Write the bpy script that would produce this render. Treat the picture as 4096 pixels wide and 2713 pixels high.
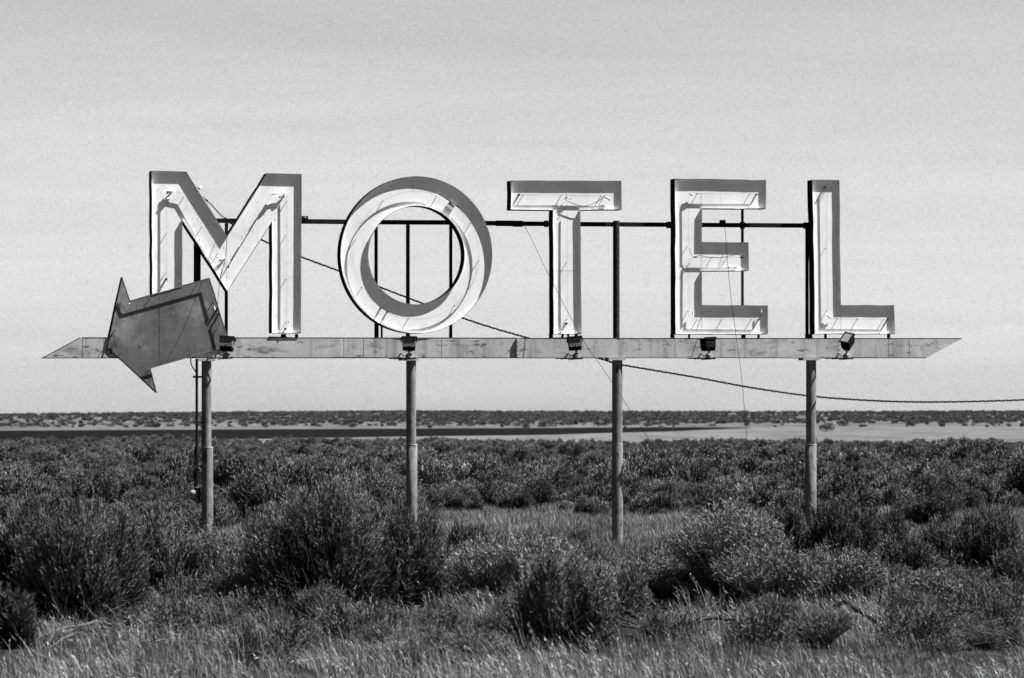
import bpy, math, random
import numpy as np
from mathutils import Vector, Matrix
from mathutils.geometry import tessellate_polygon

# ------------------------------------------------------------------ camera, sky, sun, exposure
for o in list(bpy.data.objects): bpy.data.objects.remove(o)
SC = bpy.context.scene
COL = SC.collection
R = math.radians
H = 1.67                    # eye height
F = 15800.0                 # focal length in photo pixels
CX, CY = 2048.0, 1356.5
Y0 = 1648.0                 # eye level row
PITCH = math.atan((Y0 - CY) / F)
DIST = 47.0
THETA = R(13.0)
cam_d = bpy.data.cameras.new('camera'); cam = bpy.data.objects.new('camera', cam_d); COL.objects.link(cam)
cam.location = (0, 0, H); cam.rotation_euler = (R(90) + PITCH, 0, 0)
cam_d.sensor_width = 36; cam_d.sensor_fit = 'HORIZONTAL'; cam_d.lens = F * 36 / 4096
cam_d.clip_start = 0.1; cam_d.clip_end = 20000
cam_d.dof.use_dof = True; cam_d.dof.focus_distance = 46.5; cam_d.dof.aperture_fstop = 6.3
SC.camera = cam

SIGN_A, SIGN_B = 2.7, 4.6            # slope of the sunlight against the sign's face
_n = Vector((math.sin(THETA), -math.cos(THETA), 0)); _u = Vector((math.cos(THETA), math.sin(THETA), 0))
SUN_DIR = (_n + SIGN_A * _u + SIGN_B * Vector((0, 0, 1))).normalized()   # towards the sun
SUN_EL = math.asin(SUN_DIR.z); SUN_AZ = math.atan2(SUN_DIR.x, SUN_DIR.y)
sd = bpy.data.lights.new('sun', 'SUN'); sun = bpy.data.objects.new('sun', sd); COL.objects.link(sun)
sd.energy = 5.0; sd.angle = R(0.5); sd.color = (1, 1, 1)      # the photograph is black and white
sun.rotation_euler = (-SUN_DIR).to_track_quat('-Z', 'Y').to_euler()

W = bpy.data.worlds.new('World'); SC.world = W; W.use_nodes = True
nt = W.node_tree; nt.nodes.clear()
def N(nt, t, **kw):
    n = nt.nodes.new(t)
    for k, v in kw.items():
        if k.startswith('i_'): n.inputs[k[2:].replace('_', ' ')].default_value = v
        else: setattr(n, k, v)
    return n
def L(nt, a, b): nt.links.new(a, b)
sky = N(nt, 'ShaderNodeTexSky', sky_type='NISHITA', sun_disc=False)
sky.sun_elevation = SUN_EL; sky.sun_rotation = SUN_AZ
sky.air_density = 1.0; sky.dust_density = 1.0
bw = N(nt, 'ShaderNodeRGBToBW'); L(nt, sky.outputs[0], bw.inputs[0])
tc = N(nt, 'ShaderNodeTexCoord'); sx = N(nt, 'ShaderNodeSeparateXYZ'); L(nt, tc.outputs['Generated'], sx.inputs[0])
ramp = N(nt, 'ShaderNodeValToRGB'); L(nt, sx.outputs[2], ramp.inputs[0])
cr = ramp.color_ramp
cr.elements[0].position = 0.0; cr.elements[0].color = (1.45, 1.45, 1.45, 1)
cr.elements[1].position = 1.0; cr.elements[1].color = (.09, .09, .09, 1)
for p, v in ((0.012, 1.3), (0.03, 1.12), (0.06, .98), (0.105, .84), (0.16, .62), (.26, .34), (.45, .20)):
    e = cr.elements.new(p); e.color = (v, v, v, 1)
# thin cirrus streaks
mp = N(nt, 'ShaderNodeMapping'); mp.inputs['Scale'].default_value = (6, 6, 75); mp.inputs['Rotation'].default_value = (0, R(-2), 0)
L(nt, tc.outputs['Generated'], mp.inputs[0])
nz = N(nt, 'ShaderNodeTexNoise', i_Scale=1.0, i_Detail=5.0, i_Roughness=.55, i_Distortion=.4); L(nt, mp.outputs[0], nz.inputs['Vector'])
cm = N(nt, 'ShaderNodeMapRange'); L(nt, nz.outputs[0], cm.inputs[0])
for k, v in ((1, .3), (2, .7), (3, .92), (4, 1.045)): cm.inputs[k].default_value = v
m1 = N(nt, 'ShaderNodeMath', operation='MULTIPLY'); L(nt, bw.outputs[0], m1.inputs[0]); L(nt, ramp.outputs[0], m1.inputs[1])
m2 = N(nt, 'ShaderNodeMath', operation='MULTIPLY'); L(nt, m1.outputs[0], m2.inputs[0]); L(nt, cm.outputs[0], m2.inputs[1])
side = N(nt, 'ShaderNodeMapRange'); L(nt, sx.outputs[0], side.inputs[0])         # the sky is deepest away from the sun
for k, v in ((1, -.75), (2, -.18), (3, .25), (4, 1.0)): side.inputs[k].default_value = v
m3 = N(nt, 'ShaderNodeMath', operation='MULTIPLY'); L(nt, m2.outputs[0], m3.inputs[0]); L(nt, side.outputs[0], m3.inputs[1])
fn = N(nt, 'ShaderNodeTexNoise', i_Scale=2300.0, i_Detail=1.0); L(nt, tc.outputs['Generated'], fn.inputs['Vector'])
fr = N(nt, 'ShaderNodeMapRange'); L(nt, fn.outputs[0], fr.inputs[0])
for k, v in ((1, .3), (2, .7), (3, .91), (4, 1.09)): fr.inputs[k].default_value = v
m4 = N(nt, 'ShaderNodeMath', operation='MULTIPLY'); L(nt, m3.outputs[0], m4.inputs[0]); L(nt, fr.outputs[0], m4.inputs[1]); m2 = m4
bg = N(nt, 'ShaderNodeBackground'); bg.inputs[1].default_value = 0.0562; L(nt, m2.outputs[0], bg.inputs[0])
wo = N(nt, 'ShaderNodeOutputWorld'); L(nt, bg.outputs[0], wo.inputs[0])

SC.view_settings.view_transform = 'Standard'; SC.view_settings.look = 'None'
SC.view_settings.exposure = 1.42; SC.view_settings.gamma = 1
SC.render.engine = 'CYCLES'
SC.cycles.use_denoising = True
SC.cycles.caustics_refractive = False; SC.cycles.caustics_reflective = False; SC.cycles.sample_clamp_indirect = 4
SC.cycles.max_bounces = 6; SC.cycles.diffuse_bounces = 4

# ------------------------------------------------------------------ materials (grey: the photograph is monochrome)
def mat(name, v, rough=.8, var=.15, scale=8, bump=0.0, bscale=30, metallic=0, trans=0.0, attr=False, objrand=0.0, spec=0.0,
        specks=None, smear=None, stretch=(1, 1, 1)):
    m = bpy.data.materials.new(name); m.use_nodes = True; t = m.node_tree; t.nodes.clear()
    out = N(t, 'ShaderNodeOutputMaterial'); p = N(t, 'ShaderNodeBsdfPrincipled')
    p.inputs['Roughness'].default_value = rough; p.inputs['Metallic'].default_value = metallic
    p.inputs['Specular IOR Level'].default_value = spec
    co = N(t, 'ShaderNodeTexCoord'); mpn = N(t, 'ShaderNodeMapping'); mpn.inputs['Scale'].default_value = stretch
    L(t, co.outputs['Object'], mpn.inputs[0])
    nn = N(t, 'ShaderNodeTexNoise', i_Scale=scale, i_Detail=6.0, i_Roughness=.6); L(t, mpn.outputs[0], nn.inputs['Vector'])
    mr = N(t, 'ShaderNodeMapRange'); L(t, nn.outputs[0], mr.inputs[0])
    for k, x in ((1, .25), (2, .75), (3, 1 - var), (4, 1 + var)): mr.inputs[k].default_value = x
    cur = mr.outputs[0]
    def mul(a, b):
        n = N(t, 'ShaderNodeMath', operation='MULTIPLY'); L(t, a, n.inputs[0])
        if isinstance(b, float): n.inputs[1].default_value = b
        else: L(t, b, n.inputs[1])
        return n.outputs[0]
    if attr:
        a = N(t, 'ShaderNodeAttribute', attribute_name='tone'); cur = mul(cur, a.outputs['Fac'])
    if objrand:
        oi = N(t, 'ShaderNodeObjectInfo'); mm = N(t, 'ShaderNodeMapRange'); L(t, oi.outputs['Random'], mm.inputs[0])
        mm.inputs[3].default_value = 1 - objrand; mm.inputs[4].default_value = 1 + objrand; cur = mul(cur, mm.outputs[0])
    def patch(scale_, lo, hi, dark, st=(1, 1, 1), seed=0.0):
        m_ = N(t, 'ShaderNodeMapping'); m_.inputs['Scale'].default_value = st; m_.inputs['Location'].default_value = (seed, seed, seed)
        L(t, co.outputs['Object'], m_.inputs[0])
        n_ = N(t, 'ShaderNodeTexNoise', i_Scale=scale_, i_Detail=8.0, i_Roughness=.7); L(t, m_.outputs[0], n_.inputs['Vector'])
        r_ = N(t, 'ShaderNodeMapRange'); L(t, n_.outputs[0], r_.inputs[0])
        for k, x in ((1, lo), (2, hi), (3, 1), (4, dark)): r_.inputs[k].default_value = x
        return r_.outputs[0]
    if specks:
        for i, (s_, lo, hi, dk, st) in enumerate(specks): cur = mul(cur, patch(s_, lo, hi, dk, st, 3.7 * i + 1.3))
    col = mul(cur, float(v))
    cc = N(t, 'ShaderNodeCombineXYZ')
    for k in range(3): L(t, col, cc.inputs[k])
    L(t, cc.outputs[0], p.inputs['Base Color'])
    if bump:
        bn = N(t, 'ShaderNodeTexNoise', i_Scale=bscale, i_Detail=4.0); L(t, mpn.outputs[0], bn.inputs['Vector'])
        b = N(t, 'ShaderNodeBump'); b.inputs['Strength'].default_value = bump; b.inputs['Distance'].default_value = .02
        L(t, bn.outputs[0], b.inputs['Height']); L(t, b.outputs[0], p.inputs['Normal'])
    if trans:
        tr = N(t, 'ShaderNodeBsdfTranslucent'); L(t, cc.outputs[0], tr.inputs[0])
        mx = N(t, 'ShaderNodeMixShader'); mx.inputs[0].default_value = trans
        L(t, p.outputs[0], mx.inputs[1]); L(t, tr.outputs[0], mx.inputs[2]); L(t, mx.outputs[0], out.inputs[0])
    else: L(t, p.outputs[0], out.inputs[0])
    return m
M = dict(
 enamel=mat('white_enamel', .86, .45, .05, 3, .03, 6, spec=.2, specks=[(2.5, .45, .7, .84, (1, 1, 1)), (9, .58, .7, .8, (2, 1, .5)), (38, .70, .73, .12, (1, 1, 1)), (4, .62, .85, .75, (1, 1, 1))]),
 enamel_spotted=mat('white_enamel_rust_spotted', .86, .45, .05, 3, .05, 6, spec=.2, specks=[(24, .635, .655, .08, (1, 1, 1)), (70, .68, .70, .2, (1, 1, 1)), (3, .5, .72, .80, (1, 1, 1)), (9, .58, .7, .8, (2, 1, .5))]),
 outer=mat('dark_outer_paint', .022, .6, .3, 12),
 rim=mat('rim_metal', .16, .5, .3, 20),
 steel=mat('black_frame_steel', .016, .6, .5, 14),
 steel_worn=mat('worn_frame_steel', .03, .6, .6, 20),
 beam=mat('beam_paint', .42, .6, .14, 1.6, .14, 3, specks=[(4, .53, .66, .50, (.6, 1, 2.0)), (16, .58, .64, .30, (.3, 1, 1)), (3.2, .5, .62, .70, (2.5, 1, .25)), (50, .62, .67, .3, (.5, 1, 1)), (.9, .52, .7, 1.35, (1, 1, 1))]),
 arrow=mat('arrow_paint', .135, .42, .22, 2.0, .55, 1.7, spec=.06, specks=[(26, .64, .66, .15, (1, 1, 1)), (3, .5, .66, .66, (1, 1, 1)), (9, .6, .66, .6, (3, 1, .4)), (1.5, .47, .62, 1.8, (1, 1, 1))]),  # last, broad lightening patch puts the face's sheen into its colour
 seam=mat('seam_line', .05, .8, .2, 20),
 pole=mat('pole_galvanised', .185, .9, .25, 16, .25, 60, specks=[(12, .57, .63, .4, (1, 1, .5)), (3, .46, .62, .62, (5, 5, .5)), (40, .62, .66, .35, (1, 1, 1))]),
 plate=mat('plate_metal', .38, .6, .2, 20),
 glass=None,
 electrode=mat('electrode_cap', .02, .5, .2, 30),
 chrome=mat('bright_end_metal', .8, .25, .05, 5),
 cable=mat('black_cable', .015, .7, .2, 30),
 lamp=mat('lamp_housing', .13, .55, .2, 20, .05, 60),
 lamp_dark=mat('lamp_housing_dark', .012, .6, .2, 20),
 lens=mat('lamp_lens', .16, .12, .5, 18, spec=.8),
 dome=mat('junction_box', .22, .5, .2, 20),
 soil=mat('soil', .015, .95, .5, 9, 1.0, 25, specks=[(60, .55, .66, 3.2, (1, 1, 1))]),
 sage=mat('sage_leaves', .122, .6, .2, 5, trans=.03, attr=True, objrand=.18, spec=.12),
 rabbit=mat('rabbitbrush_leaves', .125, .65, .2, 5, trans=.04, attr=True, objrand=.12, spec=.1),
 scrub=mat('scrub_leaves', .105, .9, .2, 2, trans=.1, attr=True, objrand=.3),
 sage_mid=mat('sage_leaves_field', .125, .7, .2, 2, trans=.0, attr=True, objrand=.4),
 wood=mat('sage_wood', .04, .9, .3, 20),
 dead=mat('dead_wood', .075, .85, .35, 14, .3, 60, stretch=(1, 1, 1)),
 grass=mat('dry_grass', .26, .6, .2, 3, trans=.08, attr=True, objrand=.5, spec=.1),
 field=mat('dark_field', .008, 1, .2, .3),
 pale=mat('pale_field', .125, 1, .3, .9, specks=[(.22, .42, .62, .62, (1, .25, 1)), (1.5, .5, .62, .7, (1, .2, 1))]),
 rise=mat('rise_ground', .11, 1, .35, .35, specks=[(.16, .42, .62, .55, (1, .35, 1)), (.8, .5, .62, .6, (1, .4, 1))]),
 scrap=mat('white_scrap', .8, .4, .2, 30),
)

g_ = bpy.data.materials.new('neon_glass'); g_.use_nodes = True; b_ = g_.node_tree.nodes['Principled BSDF']
b_.inputs['Transmission Weight'].default_value = 1; b_.inputs['IOR'].default_value = 1.07; b_.inputs['Roughness'].default_value = .05
b_.inputs['Base Color'].default_value = (.9, .9, .9, 1); M['glass'] = g_
hg = mat('holder_porcelain', .55, .4, .1, 20); M['porcelain'] = hg
# ------------------------------------------------------------------ helpers
def tag(o, label=None, cat=None, group=None, kind=None):
    for k, v in (('label', label), ('category', cat), ('group', group), ('kind', kind)):
        if v: o[k] = v
    return o
class MB:
    def __init__(s): s.v = []; s.f = []; s.m = []
    def add(s, vs, fs, mi=0):
        b = len(s.v); s.v += [tuple(x) for x in vs]; s.f += [tuple(b + i for i in f) for f in fs]; s.m += [mi] * len(fs)
    def box(s, x0, x1, y0, y1, z0, z1, mi=0, rot=None, c=None):
        vs = [Vector((x, y, z)) for x in (x0, x1) for y in (y0, y1) for z in (z0, z1)]
        if rot is not None:
            c = Vector(c) if c is not None else Vector(((x0+x1)/2, (y0+y1)/2, (z0+z1)/2))
            vs = [c + rot @ (v - c) for v in vs]
        s.add(vs, [(0, 1, 3, 2), (4, 6, 7, 5), (0, 4, 5, 1), (2, 3, 7, 6), (0, 2, 6, 4), (1, 5, 7, 3)], mi)
    def tube(s, pts, r, sides=8, mi=0, cap=True):
        pts = [Vector(p) for p in pts]; n = len(pts); rs = r if isinstance(r, (list, tuple)) else [r] * n
        up = None; rings = []
        for i, p in enumerate(pts):
            t = (pts[min(i+1, n-1)] - pts[max(i-1, 0)]).normalized()
            if up is None: up = t.orthogonal().normalized()
            up = (up - t * up.dot(t)); up = up.normalized() if up.length > 1e-6 else t.orthogonal().normalized()
            w = t.cross(up)
            rings.append([p + (up * math.cos(a) + w * math.sin(a)) * rs[i] for a in [2*math.pi*k/sides for k in range(sides)]])
        fs = []
        for i in range(n-1):
            for k in range(sides):
                k2 = (k+1) % sides
                fs.append((i*sides+k, i*sides+k2, (i+1)*sides+k2, (i+1)*sides+k))
        if cap: fs.append(tuple(range(sides))[::-1]); fs.append(tuple((n-1)*sides+k for k in range(sides)))
        s.add([v for q in rings for v in q], fs, mi)
    def lathe(s, c, prof, sides=20, mi=0):
        c = Vector(c)
        vs = [c + Vector((r*math.cos(2*math.pi*k/sides), r*math.sin(2*math.pi*k/sides), z)) for r, z in prof for k in range(sides)]
        n = len(prof)
        fs = [(i*sides+k, i*sides+(k+1) % sides, (i+1)*sides+(k+1) % sides, (i+1)*sides+k) for i in range(n-1) for k in range(sides)]
        s.add(vs, fs, mi)
    def build(s, name, mats, parent=None, smooth=False, origin=None):
        me = bpy.data.meshes.new(name)
        o_ = Vector(origin) if origin is not None else Vector((0, 0, 0))
        me.from_pydata([tuple(Vector(v) - o_) for v in s.v], [], s.f)
        for m_ in (mats if isinstance(mats, (list, tuple)) else [mats]): me.materials.append(m_)
        me.polygons.foreach_set('material_index', s.m)
        if smooth: me.polygons.foreach_set('use_smooth', [True] * len(s.f))
        me.update()
        o = bpy.data.objects.new(name, me); COL.objects.link(o)
        if parent is not None: o.parent = parent
        return o
def smooth_by_angle(o, ang=40):
    me = o.data; me.polygons.foreach_set('use_smooth', [True] * len(me.polygons))
    try: me.set_sharp_from_angle(angle=R(ang))
    except Exception: pass
    return o
def empty(name, loc=(0, 0, 0), rz=0):
    o = bpy.data.objects.new(name, None); COL.objects.link(o); o.location = loc; o.rotation_euler = (0, 0, rz); o.empty_display_size = .2
    return o

# pixel of the photograph -> point on the sign's own plane (u along the sign, away from camera, height)
def ray(px, py):
    c, s = math.cos(PITCH), math.sin(PITCH); a = (px - CX) / F; b = (CY - py) / F
    return Vector((a, c - b * s, s + b * c))
def S(px, py, off=0.0):
    d = ray(px, py); o = Vector((0, 0, H)); p0 = Vector((0, DIST, 0)); na = -_n
    k = ((p0 - o).dot(na) + off) / d.dot(na); q = o + d * k - p0
    return Vector((q.dot(_u), off, q.z))
def G(px, py, z=0.0):
    d = ray(px, py); k = (z - H) / d.z; return Vector((0, 0, H)) + d * k

# ------------------------------------------------------------------ THE SIGN
rng = random.Random(7)
sign = empty('motel_sign', (0, DIST, 0), THETA)
tag(sign, 'weathered MOTEL sign of open white letters on an arrow beam and four posts', 'sign')

def refine(poly, step=.16, jit=.0022):
    out = []; n = len(poly)
    for i in range(n):
        a, b = poly[i], poly[(i+1) % n]; d = (b[0]-a[0], b[1]-a[1]); ln = math.hypot(*d); k = max(1, int(ln / step))
        for j in range(k):
            t = j / k; x = a[0] + d[0]*t; z = a[1] + d[1]*t
            if 0 < j: x += -d[1]/ln * rng.gauss(0, jit); z += d[0]/ln * rng.gauss(0, jit)
            out.append((x, z))
    return out
def inset(poly, t):
    n = len(poly); area = sum(poly[i][0]*poly[(i+1) % n][1] - poly[(i+1) % n][0]*poly[i][1] for i in range(n))
    sg = 1 if area > 0 else -1; out = []
    for i in range(n):
        p, q, r_ = poly[i-1], poly[i], poly[(i+1) % n]
        e1 = Vector((q[0]-p[0], q[1]-p[1])).normalized(); e2 = Vector((r_[0]-q[0], r_[1]-q[1])).normalized()
        n1 = Vector((-e1.y, e1.x))*sg; n2 = Vector((-e2.y, e2.x))*sg; m_ = n1 + n2
        if m_.length < 1e-4: m_ = n1
        m_.normalize(); k = t / max(.35, m_.dot(n1))
        out.append((q[0] + m_.x*k, q[1] + m_.y*k))
    return out
def fill(mb, loops, y, mi, flip=False):
    pts = [p for l in loops for p in l]
    tri = tessellate_polygon([[Vector((p[0], p[1], 0)) for p in l] for l in loops])
    mb.add([(p[0], y, p[1]) for p in pts], [t for t in tri], mi)
def strip(mb, la, ya, lb, yb, mi):
    n = len(la)
    mb.add([(p[0], ya, p[1]) for p in la] + [(p[0], yb, p[1]) for p in lb],
           [(i, (i+1) % n, n + (i+1) % n, n + i) for i in range(n)], mi)

def channel(name, label, loops_px, rim_y, panel_y, back_y, face, wall=.007, lip=None):
    """open-fronted sheet-metal box: outer walls, rim, inner walls, back; the face panel is its child"""
    loops = []
    for l in loops_px:
        q = [S(x, y, rim_y) for x, y in l]; l2 = [(p.x, p.z) for p in q]
        loops.append(l2 if len(l2) > 30 else refine(l2))
    ins = [inset(loops[0], wall)] + [inset(l, -wall) for l in loops[1:]]
    mb = MB()
    for a, b in zip(loops, ins):
        strip(mb, a, rim_y, a, back_y, 0)
        strip(mb, b, rim_y, a, rim_y, 2)
        strip(mb, b, rim_y, b, panel_y + .004, 1)
    fill(mb, loops, back_y, 0)
    c = mb.build(name, [M['outer'], face, M['rim']], sign)
    c['label'] = label
    pm = MB(); ins2 = ins
    fill(pm, ins2, panel_y, 0); fill(pm, ins2, panel_y + .003, 0)
    for a in ins2: strip(pm, a, panel_y, a, panel_y + .003, 0)
    pm.build('back_panel', face, c)
    return c

def z1(x, y): return (540 + x/2.8, 640 + y/2.8)
def z1b(x, y): return (540 + x/3.289, 1080 + y/3.289)
def z2(x, y): return (160 + x/2.96, 1080 + y/2.96)
def z3(x, y): return (1300 + x/2.24, 680 + y/2.24)
def z4(x, y): return (1980 + x/2.0632, 680 + y/2.0632)
def z5(x, y): return (2640 + x/2.0632, 680 + y/2.0632)
def z6(x, y): return (3160 + x/2.0097, 680 + y/2.0097)

PY, TY, BY = .031, -.002, .20
Mpts = [(605, 683.6), (745.4, 686.4), (908, 945.4), (1066.8, 692.9), (1206.8, 696.4), (1204.4, 1333), (1086.4, 1332.4),
        (1086.8, 891), (909.6, 1167), (730, 884), (728.5, 1146.5), (607.5, 1181.5)]
let_m = channel('channel_letter', 'white letter M with rust spots, its left leg cut off above the tilted arrow', [Mpts], 0, PY, BY, M['enamel_spotted'])
ell = lambda cx, cy, rx, ry, n=72: [(cx + rx*math.cos(2*math.pi*k/n), cy + ry*math.sin(2*math.pi*k/n)) for k in range(n)]
let_o = channel('channel_letter', 'round white letter O of open channel metal', [ell(1665.3, 1020, 304.3, 314.8), ell(1665, 1021.5, 192, 196.5)], 0, PY, BY, M['enamel'])
let_t = channel('channel_letter', 'white letter T of open channel metal',
    [[(2041.6, 722.7), (2485.5, 723.6), (2487.5, 840), (2321.7, 842), (2325.6, 1336.7), (2213.6, 1336.7), (2211.2, 842), (2041.6, 840)]], 0, PY, BY, M['enamel'])
let_e = channel('channel_letter', 'white letter E of open channel metal',
    [[(2698.2, 714.9), (3064, 719.7), (3064, 836), (2808.7, 835), (2807.2, 968.4), (2993.8, 969.4), (2995.3, 1083.8), (2808.7, 1085.2),
      (2808.7, 1220.4), (3071.4, 1221.9), (3072.3, 1337.7), (2701.6, 1337.7)]], 0, PY, BY, M['enamel'])
let_l = channel('channel_letter', 'white letter L of open channel metal',
    [[(3248.6, 719.8), (3358, 720.8), (3364, 1220.9), (3577, 1220.9), (3580.5, 1336.8), (3258.5, 1336.8)]], 0, PY, BY, M['enamel'])
ARY, APY, ABY = .004, .006, .165
Apts = [(489, 1108), (521, 1203), (838, 1111), (921.5, 1383), (602.6, 1475), (628, 1571), (429, 1384)]
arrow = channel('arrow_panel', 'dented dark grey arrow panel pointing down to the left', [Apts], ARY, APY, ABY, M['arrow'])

def neon(parent, pts_px, y=TY, r=.0062, closed=False, name='neon_tube', m='glass'):
    mb = MB(); mb.tube([S(x, yy, y) for x, yy in pts_px], r, 8)
    return mb.build(name, M[m], parent, smooth=True)
def standoff(parent, pts_px, y=TY, py=PY, r=.0035):
    for x, yy in pts_px:
        mb = MB(); p = S(x, yy, y); mb.tube([p, (p.x + .002, py, p.z)], [r*1.5, r], 6)
        mb.build('tube_support', M['rim'], parent)
def caps(parent, pts_px, y=TY, py=PY, r=.012, m='electrode'):
    for x, yy in pts_px:
        mb = MB(); p = S(x, yy, y); mb.tube([(p.x, y - .012, p.z), (p.x, y, p.z), (p.x, y+.018, p.z), (p.x, py, p.z)], [r*.8, r, r, r*.8], 12)
        mb.build('electrode_cap', M[m], parent, smooth=False)
def blob(parent, x, yy, w, h, y=TY, m='electrode', name='tube_insulator', rot=0):
    mb = MB(); p = S(x, yy, y); dx = Vector((math.cos(rot), 0, math.sin(rot)))
    mb.tube([p - dx*w/2, p + dx*w/2], h/2, 8); mb.build(name, M[m], parent)

# M
neon(let_m, [z1(352, 352), z1(400, 350), z1(455, 352)], m='chrome', r=.007, name='tube_insulator')
neon(let_m, [z1(357, 362), z1(357, 800), z1(357, 1370)])
neon(let_m, [z1(455, 354), z1(500, 366), z1(545, 374), z1(560, 400), z1(760, 745), z1(935, 1050)])
neon(let_m, [z1(1040, 1195), z1(1300, 770), z1(1535, 385)])
neon(let_m, [z1(1535, 385), z1(1600, 376), z1(1690, 368)], m='chrome', r=.008, name='tube_insulator')
neon(let_m, [z1(1700, 380), z1(1702, 1270), z1b(1998, 760)])
standoff(let_m, [z1(350, 475), z1(350, 825), z1(350, 1253), z1(545, 415), z1(750, 745), z1(925, 1050), z1(1160, 980), z1(1360, 655), z1(1697, 465), z1(1690, 848), z1(1690, 1337), z1b(1985, 125), z1b(1985, 690)])
caps(let_m, [z1(350, 1335), z1b(1980, 775)], r=.0135)
for a, b, w in ((340, 425, .10), (310, 505, .12), (1600, 470, .13), (1440, 565, .11), (930, 1180, .1)):
    # loose ends of broken tube and its holders, standing off the panel
    p0 = z1(a + 40, b - 60)
    mb = MB(); q = S(*p0, .006)
    mb.tube([q + Vector((-.03, 0, -.012)), q, q + Vector((.03, .005, .018)), q + Vector((.045, .03, .01))], [.010, .013, .012, .006], 8)
    mb.build('tube_holder', M['porcelain'], let_m, smooth=True)
# loose wires in the V of the M
mb = MB(); mb.tube([S(*z1(1040, 1210), -.01), S(*z1(1000, 1190), -.02), S(*z1(960, 1120), -.03), S(*z1(975, 1090), -.03), S(*z1(1000, 1100), -.02), S(*z1(1010, 1150), -.02), S(*z1(990, 1200), 0), S(*z1(950, 1340), .02)], .0028, 6)
mb.build('loose_wire', M['steel_worn'], let_m, smooth=True)
blob(let_m, *z1(1047, 1197), .03, .014, rot=1.0)
# O : two arcs with gaps at upper right and lower left
def arc(a0, a1, n=40, rx=251, ry=256, cx=1665, cy=1021):
    return [(cx + rx*math.cos(R(a)), cy + ry*math.sin(R(a))) for a in [a0 + (a1-a0)*i/max(n, 1) for i in range(n+1)]] if n else [(cx + rx*math.cos(R(a0)), cy + ry*math.sin(R(a0)))]
neon(let_o, arc(-48, 118)); neon(let_o, arc(129, 286)); neon(let_o, arc(-48, -62, 6), m='electrode', r=.006)
standoff(let_o, arc(-70, -70, 0) + arc(-30, -30, 0) + arc(5, 5, 0) + arc(52, 52, 0) + arc(97, 97, 0) + arc(194, 194, 0) + arc(238, 238, 0) + arc(150, 150, 0) + arc(25, 25, 0))
caps(let_o, [z3(502, 1238), z3(560, 1272)])
blob(let_o, *z3(1006, 228), .05, .012, m='chrome', rot=-.4); blob(let_o, *z3(640, 1315), .05, .011, m='chrome', rot=-.35)
mb = MB(); q = S(*z3(1120, 320), .004); mb.box(q.x-.035, q.x+.05, 0, .028, q.z-.035, q.z+.03, rot=Matrix.Rotation(.7, 3, 'Y')); mb.build('tube_holder', M['porcelain'], let_o)
# T
neon(let_t, [z4(212, 206), z4(585, 206)]); neon(let_t, [z4(590, 210), z4(970, 212)]); neon(let_t, [z4(597, 330), z4(596, 800), z4(598, 1235)])
standoff(let_t, [z4(235, 208), z4(552, 208), z4(905, 212), z4(580, 310), z4(590, 768), z4(590, 1235), z4(878, 214)])
caps(let_t, [z4(200, 206), z4(590, 1268)], r=.0135)
neon(let_t, [z4(588, 200), z4(589, 255), z4(620, 268), z4(690, 294), z4(750, 298), z4(810, 280), z4(865, 248), z4(905, 213)], y=-.004, r=.003, m='electrode', name='loose_wire')
mb = MB(); q = S(*z4(925, 232), 0); mb.tube([q + Vector((-.03, 0, .015)), q, q+Vector((.03, 0, -.01)), q + Vector((.025, .01, -.04))], [.008, .014, .013, .005], 8); mb.build('tube_holder', M['porcelain'], let_t, smooth=True)
mb = MB(); q = S(*z4(600, 215), 0); mb.tube([q + Vector((-.04, .0, -.04)), q + Vector((-.005, 0, .0)), q + Vector((.005, 0, -.03)), q + Vector((.05, .01, -.035))], [.006, .011, .009, .006], 8); mb.build('tube_holder', M['porcelain'], let_t, smooth=True)
# E
neon(let_e, [z5(235, 195), z5(800, 195)]); neon(let_e, [z5(235, 215), z5(235, 285), z5(238, 690)]); neon(let_e, [z5(243, 725), z5(243, 800), z5(240, 1000), z5(241, 1170)])
neon(let_e, [z5(262, 1170), z5(258, 1215), z5(285, 1232), z5(550, 1232), z5(815, 1236)])
neon(let_e, [z5(285, 722), z5(685, 722)])
standoff(let_e, [z5(310, 196), z5(742, 200), z5(222, 275), z5(225, 635), z5(225, 790), z5(232, 1168), z5(307, 1238), z5(512, 1238), z5(755, 1235), z5(245, 770), z5(555, 722), z5(430, 722)])
caps(let_e, [z5(800, 202), z5(815, 1236)], r=.011); blob(let_e, *z5(290, 722), .035, .012); blob(let_e, *z5(675, 722), .045, .016)
neon(let_e, [z5(247, 645), z5(248, 680), z5(268, 718), z5(300, 715), z5(330, 705), z5(400, 722), z5(500, 724), z5(560, 712), z5(640, 698), z5(665, 712)], y=-.004, r=.003, m='electrode', name='loose_wire')
for xx in (240, 270): blob(let_e, *z5(xx, 1185), .055, .012, m='chrome', rot=R(90))
blob(let_e, *z5(835, 1165), .035, .012, m='chrome', rot=R(90)); neon(let_e, [z5(835, 1175), z5(828, 1205), z5(818, 1232)], r=.004, m='electrode', name='loose_wire')
mb = MB(); q = S(*z5(262, 205), 0); mb.tube([q + Vector((-.03, 0, .0)), q, q+Vector((.03, 0, -.002))], [.008, .013, .008], 8); mb.build('tube_holder', M['porcelain'], let_e, smooth=True)
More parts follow.
